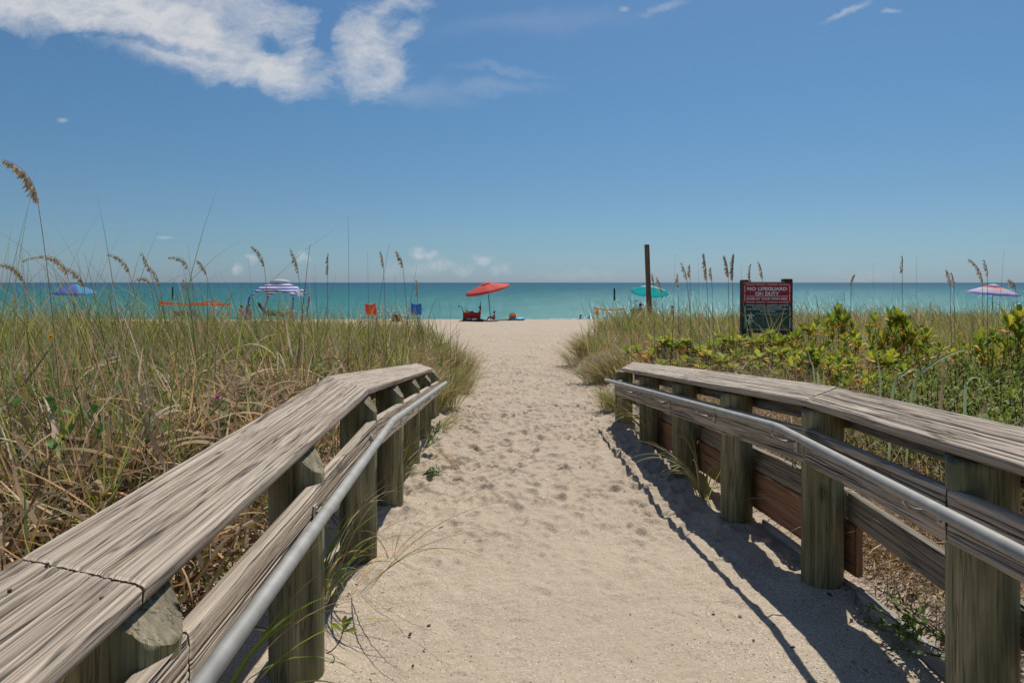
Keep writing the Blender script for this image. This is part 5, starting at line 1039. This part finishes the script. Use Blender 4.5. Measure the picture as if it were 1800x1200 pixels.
M_strip = ringmat('blue_white_chair_stripes', [(.6, .62, .66), (.06, .14, .35)], scale=5)
camp_chair('low blue and white chair inside the orange tape enclosure', G(337, 37), R(8), M_strip if False else fab('pale_blue_fabric', (.25, .36, .45)), M_white_m, .72)
camp_chair('brown camp chair left of the pale blue one behind the tape', G(320, 37.5), R(-10), fab('khaki_fabric', (.24, .17, .09)), M_grey, .7)
def lounge(label, loc, rz, m, frame, towel=None):
    """deck lounger, head end at -Y"""
    root = empty('lounge_chair', loc, rz); tag(root, label, 'lounge chair')
    def sheet(name, prof, w, mt, th=.02):
        V = [(s_*w, y, z) for (y, z) in prof for s_ in (-1, -.33, .33, 1)]; n = len(prof)
        o = link(name, npmesh(name, np.array(V), np.array([[i*4+k, i*4+k+1, (i+1)*4+k+1, (i+1)*4+k] for i in range(n-1) for k in range(3)])), mt, root, True); o.modifiers.new('thick', 'SOLIDIFY').thickness = th
    sheet('backrest', [(-.62, 1.05), (-.5, .85), (-.3, .58), (-.1, .36)], .28, m); sheet('seat', [(-.1, .36), (.15, .32), (.45, .38), (.75, .34), (.95, .3)], .28, m)
    if towel: sheet('towel', [(-.75, 1.18), (-.68, 1.2), (-.6, 1.08), (-.48, .88), (-.28, .62), (-.12, .42)], .2, towel, .03)
    for s_ in (-1, 1):
        mb = MB(); mb.tube([(s_*.3, -.62, 1.05), (s_*.3, -.1, .35), (s_*.3, .95, .3)], .013, 6); mb.build('side_rail', frame, root)
        mb = MB(); mb.tube([(s_*.3, -.45, .0), (s_*.3, .05, .34)], .012, 6); mb.build('leg', frame, root)
        mb = MB(); mb.tube([(s_*.3, .75, .0), (s_*.3, .3, .34)], .012, 6); mb.build('leg', frame, root)
        mb = MB(); mb.box((s_*.33, .05, .58), (.06, .5, .02), bevel=.006); mb.tube([(s_*.33, .25, .57), (s_*.3, .2, .33)], .01, 6); mb.tube([(s_*.33, -.2, .57), (s_*.3, -.25, .5)], .01, 6); mb.build('armrest', frame, root)
    return root
lounge('reclined beach chair with a pale towel standing up over its back', G(688, 39.4), R(-75), M_white, M_white_m, fab('grey_blue_towel', (.5, .53, .64)))
lounge('dark brown lounge chair under the left side of the striped canopy', G(474, 39), R(-80), M_brownf, M_black)
def cooler():
    b = G(697, 38.8); root = empty('cooler_bag', b); tag(root, 'rust red cooler bag between the towel chair and the blue chair', 'cooler')
    mb = MB(); mb.box((0, 0, .19), (.46, .32, .34), bevel=.03); mb.build('bag', fab('rust_fabric', (.32, .06, .03)), root, True)
    mb = MB(); mb.box((0, 0, .385), (.48, .34, .05), bevel=.02); mb.build('lid', M_brownf, root, True)
    mb = MB(); mb.tube([tuple(x) for x in curve((-.2, 0, .38), (0, 0, .78), (.2, 0, .38), 9)], .014, 6); mb.build('handle', M_black, root)
cooler()
def beach_wagon():
    Y = 40; b = G(829, Y-.6); root = empty('beach_wagon', b); tag(root, 'red folding wagon with black frame and raised handle under the coral umbrella', 'wagon')
    w, d, z0, z1 = .46, .26, .17, .47
    def pan(name, a, b_, c, d_): mb = MB(); mb.poly([a, b_, c, d_]); o = mb.build(name, M_redf, root); o.modifiers.new('t', 'SOLIDIFY').thickness = .02
    pan('front_panel', (-w, -d, z0), (w, -d, z0), (w, -d, z1), (-w, -d, z1)); pan('rear_panel', (-w, d, z0), (w, d, z0), (w, d, z1), (-w, d, z1)); pan('end_panel', (-w, -d, z0), (-w, d, z0), (-w, d, z1), (-w, -d, z1)); pan('end_panel', (w, -d, z0), (w, d, z0), (w, d, z1), (w, -d, z1)); pan('floor', (-w, -d, z0), (w, -d, z0), (w, d, z0), (-w, d, z0))
    mb = MB()
    for y in (-d-.018, d+.018):
        for k in range(3): x0 = -w+k*2*w/3; x1 = x0+2*w/3; mb.tube([(x0, y, z0), (x1, y, z1)], .010, 6); mb.tube([(x0, y, z1), (x1, y, z0)], .010, 6)
        mb.tube([(-w, y, z0-.02), (w, y, z0-.02)], .013, 6)
    for x in (-w, w):
        for y in (-d, d): mb.tube([(x, y, .1), (x, y, z1+.06)], .014, 6)
    mb.build('frame', M_black, root)
    for x in (-w+.05, w-.05):
        for y in (-d-.05, d+.05): mb = MB(); mb.tube([(x, y-.03, .085), (x, y+.03, .085)], .085, 16); mb.build('wheel', M_black, root)
    mb = MB(); mb.tube([(-w, 0, .2), (-w-.02, 0, .5), (-w-.12, 0, .78), (-w-.26, 0, .88)], .016, 6); mb.tube([(-w-.26, -.07, .9), (-w-.29, 0, .80), (-w-.26, .07, .9)], .025, 6); mb.build('handle', M_black, root)
    c = bpy.data.objects.new('beach_ball', None)
    bpy.data.objects.remove(c)
    mb = MB(); mb.ball((0, 0, 0), .12, 2); o = mb.build('toy_ball', M_yel, None, True); o.location = b+Vector((-.28, 0, z0+.34)); tag(o, 'yellow ball lying on top of the red wagon load', 'ball')
    mb = MB(); mb.ball((0, 0, 0), (.15, .12, .10), 2); o = mb.build('towel_bundle', M_blue, None, True); o.location = b+Vector((.0, .02, z0+.30)); tag(o, 'blue towel bundle in the middle of the red wagon', 'towel')
beach_wagon()
# mat / towel on the sand in front of the wagon
mb = MB(); b = G(832, 39.0); mb.box((0, 0, .05), (1.25, .5, .06), bevel=.02); mb.ball((.35, 0, .07), (.25, .2, .06), 2); mb.ball((-.3, .02, .06), (.3, .2, .06), 2); o = mb.build('beach_mat', fab('dark_red_brown_mat', (.09, .035, .03)), None); o.location = b; tag(o, 'dark reddish brown mat with folds lying before the red wagon', 'mat')
mb = MB(); b = G(884, 40.2); mb.box((0, 0, .02), (.9, .5, .03), bevel=.01); o = mb.build('beach_towel', M_navy, None); o.location = b; tag(o, 'dark towel spread on the sand under the seated child', 'towel')
# float with bag
def paddle_float():
    b = G(908, 40); root = empty('inflatable_board', b); tag(root, 'turquoise inflatable board lying on the sand right of the coral umbrella', 'inflatable board')
    mb = MB(); mb.ball((0, 0, .07), (.52, .26, .09), 3); mb.ball((.3, 0, .1), (.2, .2, .06), 2); mb.build('board', M_tealfloat, root, True)
    mb = MB(); mb.ball((-.53, -.02, .06), (.18, .10, .05), 2); mb.build('nose', M_yel, root, True)
    root = empty('beach_bag', b+Vector((-.22, 0, .13))); tag(root, 'red and gold bag sitting on the turquoise board', 'bag')
    mb = MB(); mb.box((0, 0, .12), (.42, .24, .24), bevel=.06); mb.build('bag', M_redf, root, True)
    mb = MB(); mb.box((.0, -.125, .15), (.40, .01, .05), bevel=.003); mb.build('gold_band', M_ysign, root)
    for q in (-.1, .1): mb = MB(); mb.tube([tuple(x) for x in curve((-.12, q, .22), (0, q, .40), (.12, q, .22), 7)], .012, 6); mb.build('strap', M_black, root)
paddle_float()
person('sit', G(869, 40.1), R(80), 'seated child leaning forward beneath the coral umbrella pole', M_skin1, k=.66)
person('chair', G(842, 40.6)+Vector((0, 0, -.14)), R(85), 'dark-haired person sitting behind the red wagon under the coral umbrella', M_skin1, long_hair=True, k=.86)
lw = G(842, 40.6)
mb = MB(); mb.tube([(0, 0, 0), (.03, 0, 1.1)], .012, 6); mb.ball((.03, 0, 1.1), .02, 1); o = mb.build('fishing_rod_holder', M_black, None); o.location = G(844, 40.2); tag(o, 'thin dark upright stick between wagon and umbrella pole', 'stick')
person('chair', G(426, 38)+Vector((0, 0, -.1)), R(-20), 'person in a white shirt sitting left of the bare-chested one', M_skin1, top=M_white, low=M_white, k=.92)
person('chair', G(436, 38)+Vector((0, 0, -.1)), R(60), 'bare-chested person in a dark cap beside the white-shirted one', M_skin2, low=M_white, hat=M_navy, k=.95)
person('recline', G(474, 39), R(-80), 'person in a pink top reclining on the brown lounge chair under the canopy', M_skin1, top=fab('pink_fabric', (.55, .28, .32)))
person('chair', G(1125, 38)+Vector((0, 0, -.05)), R(10), 'person in a navy cap sitting just left of the wooden pole', M_skin1, top=M_navy, hat=M_navy, k=.95)
person('chair', G(1180, 38)+Vector((0, 0, -.1)), R(50), 'bare-shouldered person sitting right of the wooden pole behind oats', M_skin2, top=fab('tan_fabric', (.4, .25, .18)), k=.9)
def seabed(px, Y): x = (px-900)/F*Y; return Vector((x, Y, gz(x, Y)))
person('stand', seabed(1020.5, 56.0)+Vector((0, 0, .02)), R(40), 'bather with fair face standing in the sea left of the other head', M_skin2, k=1.02)
person('stand', seabed(1035, 56.0)+Vector((0, 0, -.0)), R(70), 'dark-haired bather on the right, lower in the water', M_skin1, k=.93)
# small seat under canopy right and bin
def crate(label, px, Y, s_, m, name='beach_box'):
    b = G(px, Y); root = empty(name, b); tag(root, label, 'box'); mb = MB(); mb.box((0, 0, s_[2]/2), s_, bevel=.02); mb.build('body', m, root); mb = MB(); mb.box((0, 0, s_[2]+.02), (s_[0]*1.05, s_[1]*1.05, .04), bevel=.012); mb.build('lid', M_white, root)
    mb = MB(); mb.tube([tuple(x) for x in curve((-s_[0]*.4, 0, s_[2]), (0, 0, s_[2]+.35), (s_[0]*.4, 0, s_[2]), 7)], .012, 6); mb.build('handle', M_grey, root)
crate('grey cool box under the right side of the striped canopy', 511, 37.6, (.4, .3, .62), M_grey, 'cool_box')
def net_bag():
    b = G(1117, 37.5); root = empty('beach_tote', b); tag(root, 'dark green beach tote left of the navy-capped person', 'bag')
    mb = MB(); mb.box((0, 0, .38), (.5, .3, .76), bevel=.05); mb.build('bag', M_greenbin, root, True)
    for q in (-.1, .1): mb = MB(); mb.tube([tuple(x) for x in curve((-.15, q, .74), (0, q, 1.0), (.15, q, .74), 7)], .012, 6); mb.build('strap', M_greenbin, root)
    mb = MB(); n = 14; pts = [(.09*math.cos(2*math.pi*i/n), 0, 1.18+.06*math.sin(2*math.pi*i/n)) for i in range(n+1)]; mb.tube(pts, .012, 5, cap=False); mb.tube([(0, 0, .6), (0, 0, 1.12)], .012, 5); o = mb.build('hand_net', M_black, None); o.location = b+Vector((0, .0, 0)); tag(o, 'small hand net with a round hoop sticking out of the green tote', 'net')
net_bag()
# ---- taped nest enclosures
def enclosure(label, stakes, links_, sag=.06, grp=None):
    c = G(*stakes[0][:2]); root = empty('tape_fence', c); tag(root, label, 'tape fence'); tops = []
    for px, Y, py in stakes:
        g = G(px, Y)-c; t = P(px, py, Y)-c; mb = MB(); mb.box((g+t+Vector((0, 0, -.1)))/2, (.05, .035, (t.z-g.z)+.1), bevel=.006); mb.build('stake', M_stake, root); tops.append(t)
    for a, b_, d in links_:
        A = tops[a]+Vector((0, -.03, -d)); B = tops[b_]+Vector((0, -.03, -d)); L1 = []; L2 = []
        for i in range(15):
            t = i/14; p = A.lerp(B, t)+Vector((0, 0, -sag*4*t*(1-t))); hgt = .035+.01*math.sin(i*1.7); L1.append(p+Vector((0, 0, hgt))); L2.append(p-Vector((0, .01*math.sin(i*2.3), hgt)))
        mb = MB(); mb.strip(L1, L2); o = mb.build('tape', M_orange, root); o.modifiers.new('t', 'SOLIDIFY').thickness = .004
    return root
enclosure('four yellow stakes joined by bright orange tape behind the left grass', [(280.5, 27.5, 527), (304, 27.2, 540), (376.5, 30.5, 524), (404, 28.5, 531)], [(0, 2, .16), (0, 3, .10), (2, 3, .1)])
e2 = enclosure('two stakes with one sagging orange tape by the yellow notice near the bathers', [(1044, 38, 541), (1097, 38, 542)], [(0, 1, .03)], .09)
def notice():
    b = G(1049.5, 37.8); root = empty('nest_notice', b); tag(root, 'small yellow notice on a stake hanging below the right orange tape', 'notice')
    z = P(1049.5, 549.5, 37.8).z-b.z; mb = MB(); mb.box((0, .02, z*.5), (.04, .03, z+.2), bevel=.005); mb.build('stake', M_stake, root)
    mb = MB(); mb.box((0, 0, z), (.20, .012, .30), bevel=.005); mb.build('panel', M_ysign, root); mb = MB(); mb.box((.0, -.009, z), (.05, .004, .13), bevel=.001); mb.build('dark_mark', M_brownf, root)
notice()
# ---- pilings in the sea
def piling(px, Y, pt, pb, rad, label):
    top = P(px, pt, Y); z0 = gz(top.x, Y); n = 20; m = 14; V = []
    for i in range(m):
        for k in range(n): a = 2*math.pi*k/n; z = z0-.3+(top.z-z0+.3)*i/(m-1); r_ = rad*(1+.06*math.sin(a*3+i)+.05*math.sin(i*2.1)); V.append((math.cos(a)*r_, math.sin(a)*r_, z-z0))
    Fq = [[i*n+k, i*n+(k+1) % n, (i+1)*n+(k+1) % n, (i+1)*n+k] for i in range(m-1) for k in range(n)]
    root = empty('sea_piling', (top.x, Y, z0)); tag(root, label, 'piling'); link('shaft', npmesh('shaft', np.array(V), np.array(Fq)), M_piling, root, True)
    mb = MB(); mb.tube([(0, 0, top.z-z0-.02), (0, 0, top.z-z0+.12)], rad*1.02, 16, rad*.35); mb.build('cap', M_grey, root)
piling(1080, 122, 507.5, 528, .15, 'dark piling standing in the sea left of the wooden pole'); piling(303.5, 128, 504.5, 525, .13, 'dark piling standing in the sea above the left orange tape')
# ---- tall wooden pole
def tall_pole():
    Y = 27.5; b = G(1143, Y); t = P(1137, 431, Y); d = t-b; root = empty('wooden_pole', b); tag(root, 'tall brown wooden pole rising above the horizon from the right grass', 'pole')
    n = 20; m = 30; V = []
    for i in range(m):
        f = i/(m-1); c = d*f
        for k in range(n): a = 2*math.pi*k/n; r_ = (.115-.018*f)*(1+.03*math.sin(a*2+i*.3)); V.append((c.x+math.cos(a)*r_, c.y+math.sin(a)*r_, c.z-.4*(1-f)))
    Fq = [[i*n+k, i*n+(k+1) % n, (i+1)*n+(k+1) % n, (i+1)*n+k] for i in range(m-1) for k in range(n)]
    link('shaft', npmesh('shaft', np.array(V), np.array(Fq)), M_pole, root, True); mb = MB(); mb.tube([d+Vector((0, 0, -.01)), d+Vector((0, 0, .015))], .095, 20); mb.build('top', M_postcut, root)
    mb = MB()
    for f in (.32, .46, .51, .74): mb.ball(d*f+Vector((.0, -.11, 0)), .014, 1)
    mb.build('bolts', M_steel, root)
tall_pole()
# ---- sign
M_signred = plain('sign_red', (.42, .010, .02), .45, 0, .08, scale=6); M_signgreen = plain('sign_green', (.006, .075, .045), .45, 0, .08, scale=6); M_letter = plain('sign_lettering', (.88, .88, .86), .5, 0, .06, scale=40); M_signpost = wood('dark_sign_timber', (.04, .03, .025), (.085, .07, .055), (.14, .12, .095), .6, .7, coord='Object')
def text(body, x, z, size, y, mat_, parent, width=None, sx=None, space=1.0, ofs=0.0):
    c = bpy.data.curves.new('t', 'FONT'); c.body = body; c.size = size; c.align_x = 'CENTER'; c.align_y = 'CENTER'; c.extrude = .0015; c.offset = ofs; c.space_word = 1.15*space; c.resolution_u = 3
    o = bpy.data.objects.new('t', c); COL.objects.link(o); dg = bpy.context.evaluated_depsgraph_get(); me = bpy.data.meshes.new_from_object(o.evaluated_get(dg)); bpy.data.objects.remove(o)
    xs = [v.co.x for v in me.vertices]; w = max(xs)-min(xs); k = (width/w) if width else 1
    me.transform(Matrix.Translation((x, y, z)) @ Matrix.Rotation(R(90), 4, 'X') @ Matrix.Diagonal((k, 1, 1, 1))); me.materials.clear(); return link('lettering', me, mat_, parent)
def sign():
    Y = 13.0; s = Y/F; g = G(1349, Y); root = empty('lifeguard_sign', g); tag(root, 'red and green beach notice sign reading NO LIFEGUARD ON DUTY on two dark posts', 'sign')
    X = lambda px: (px-1349)*s; Z = lambda py: EYE-(py-497)*s-g.z
    for px, pt, w in ((1312.5, 492, 17), (1385.5, 490.3, 17)):
        mb = MB(); r_ = mb.box((X(px), .065, (Z(pt)-.35)/2), (w*s, .15, Z(pt)+.35), bevel=.025); mb.build('post', M_signpost, root)
    # cross bars behind
    mb = MB()
    for py in (502, 533, 583): mb.box((X(1348.5), .012, Z(py)), (58*s, .05, .08 if py < 580 else .06), bevel=.006)
    mb.build('crossbar', M_signpost, root)
    mb = MB(); mb.box((X(1347.5), -.028, Z(515.7)), (84.5*s, .02, 37*s), bevel=.004); red = mb.build('red_panel', M_signred, root); red['label'] = 'dark red upper panel with white lettering'
    mb = MB(); mb.box((X(1347.5), -.028, Z(558)), (84.5*s, .02, 46.6*s), bevel=.004); grn = mb.build('green_panel', M_signgreen, root); grn['label'] = 'dark green lower panel with turtle marks and small print'
    mb = MB(); mb.box((X(1347.5), -.027, Z(496.3)), (62*s, .024, 1.2*s), bevel=.002); mb.build('top_trim', plain('pale_trim', (.45, .40, .33), .7), root)
    y = -.0405
    text('NO LIFEGUARD', X(1347), Z(508.4), .088, y, M_letter, red, 70*s, ofs=.0035); text('ON DUTY', X(1346.8), Z(516.8), .088, y, M_letter, red, 42*s, ofs=.0035); text('SWIM AT YOUR OWN RISK', X(1347), Z(525.8), .060, y, M_letter, red, 72*s, ofs=.0018)
    def dashes(segs, par, name='border_lines'):
        mb = MB()
        for x0, y0, x1, y1 in segs:
            w = max(abs(x1-x0), .95)*s; h = max(abs(y1-y0), .95)*s; mb.box((X((x0+x1)/2), y+.0015, Z((y0+y1)/2)), (w, .003, h))
        mb.build(name, M_letter, par)
    hx = [(1310, 1325), (1327, 1344), (1347, 1366), (1368, 1385)]
    dashes([(a, 500.6, b_, 500.6) for a, b_ in hx]+[(a, 531.5, b_, 531.5) for a, b_ in hx]+[(1311.5, 521, 1383.5, 521), (1308, 502.5, 1308, 515), (1308, 517.5, 1308, 529.5), (1386.5, 502, 1386.5, 514.5), (1386.5, 517, 1386.5, 529.5)], red)
    dashes([(a, 536.6, b_, 536.6) for a, b_ in hx]+[(a, 579.3, b_, 579.3) for a, b_ in hx]+[(1308.5, 538, 1308.5, 556), (1308.5, 559, 1308.5, 577), (1387, 538, 1387, 556), (1387, 559, 1387, 577)], grn)
    text('ATTENTION BEACH USERS:', X(1347.5), Z(540), .032, y, M_letter, grn, 53*s, ofs=.0007); text('HELP PROTECT CHARLOTTE COUNTY', X(1347.5), Z(543.6), .034, y, M_letter, grn, 73*s, ofs=.0007); text('SEA TURTLES', X(1348), Z(547.4), .034, y, M_letter, grn, 26*s, ofs=.0007)
    text('TURTLE NESTING/HATCHING SEASON', X(1354), Z(551.5), .024, y, M_letter, grn, 56*s); text('MAY 1 - OCTOBER 31', X(1353.5), Z(554.4), .024, y, M_letter, grn, 32*s)
    # the small print is too small to read: short broken strokes
    r_ = np.random.default_rng(4); segs = []
    for i, (py, x1) in enumerate(((557.4, 1369), (559.4, 1361), (561.2, 1374), (563.2, 1362), (565.2, 1362), (567.2, 1375), (569.4, 1375), (571.4, 1372), (573.6, 1383), (575.8, 1382), (577.4, 1380))):
        x = 1325.
        while x < x1: w = r_.uniform(1, 3.6); segs.append((x, py, min(x+w, x1), py+.01)); x += w+.7
    mb = MB()
    for x0, y0, x1, y1 in segs: mb.box((X((x0+x1)/2), y+.0015, Z(y0)), (max(.2, x1-x0)*s, .003, .55*s))
    mb.build('small_print', plain('faded_print', (.26, .31, .29), .6), grn)
    for cx_, cy_, k in ((1318, 556.5, 1.0), (1317, 566, .8)):
        mb = MB(); c = Vector((X(cx_), y, Z(cy_)))
        def el(dx, dz, rx, rz, ang): mb.poly([c+Vector((dx*s*k+math.cos(t)*rx*s*k*math.cos(ang)-math.sin(t)*rz*s*k*math.sin(ang), 0, dz*s*k+math.cos(t)*rx*s*k*math.sin(ang)+math.sin(t)*rz*s*k*math.cos(ang))) for t in [i*.5236 for i in range(12)]], Vector((0, .002, 0)))
        el(0, 0, 3.0, 3.8, .2); el(.8, 5.2, 1.2, 1.5, .2); el(-4.4, 2.6, 3.2, 1.0, .5); el(4.8, 2.0, 3.2, 1.0, -.5); el(-2.8, -4.2, 1.9, .8, .9); el(2.6, -4.4, 1.9, .8, -.9)
        mb.build('turtle_mark', M_letter, grn)
sign()
# ---- shell bits, leaf litter
def litter(name, n, fn, m, label):
    V = []; Fq = []; C = []
    for i in range(n):
        x, y, sz, c, lift = fn(i); z = gz(x, y)+lift+.004; a = rng.uniform(0, 6.28); b_ = rng.uniform(-.5, .5, 2); u = np.array([math.cos(a), math.sin(a), b_[0]])*sz; v = np.array([-math.sin(a), math.cos(a), b_[1]])*sz*rng.uniform(.3, .8); o_ = np.array([x, y, z]); k = len(V)
        V += [o_-u, o_+v+(0, 0, sz*.3), o_+u, o_-v]; Fq.append([k, k+1, k+2, k+3]); C += [c]*4
    o = link(name, npmesh(name, np.array(V), np.array(Fq), np.array(C)), m); tag(o, label, name.replace('_', ' '), kind='stuff')
def shell(i):
    q = rng.random(); y = 1.5+rng.random()**1.6*7; x = np.interp(y, *LT)+.1+rng.random()**2*1.2 if q < .5 else np.interp(y, *RT)-.1-rng.random()**1.7*1.3
    c = np.array([(.72, .68, .60), (.6, .52, .42), (.35, .27, .2), (.75, .74, .70)][rng.integers(0, 4)]); return x, y, rng.uniform(.002, .006), c, .0
litter('shell_fragments', 9000, shell, M_dry, 'pale broken shell bits scattered on the near sand')
def twig(i): y = 2+rng.random()**1.4*12; x = rng.choice([-1, 1])*rng.beta(4, 1.6)*1.3+.3; return x, y, rng.uniform(.005, .015), np.array([(.12, .08, .05), (.22, .14, .08), (.35, .27, .18)][rng.integers(0, 3)]), .004
litter('leaf_litter', 320, twig, M_dry, 'few brown leaf and twig bits dropped along the sandy path')
def patchlit(cx_, cy_, sx_, sy_):
    def f(i): return rng.normal(cx_, sx_), rng.normal(cy_, sy_), rng.uniform(.006, .02), np.array([(.12, .08, .05), (.2, .13, .08), (.42, .34, .23)][rng.integers(0, 3)]), rng.uniform(0, .03)
    return f
litter('leaf_litter', 700, patchlit(1.95, 2.9, .16, .45), M_dry, 'brown twigs and dry leaves on the lit sand behind the nearest right planks')
V, Fq, c = leaf_geo(np.array([0, 0, .01]), np.array([1, .2, .05]), np.array([0, 0, 1.]), .045, .02, (.55, .18, .06)); o = link('fallen_leaf', npmesh('fallen_leaf', V, Fq, c), M_leafb); o.location = (-.50, 4.72, gz(-.5, 4.72)+.01); tag(o, 'single orange fallen leaf on the left side of the path', 'leaf')
print('objects', len(bpy.data.objects))
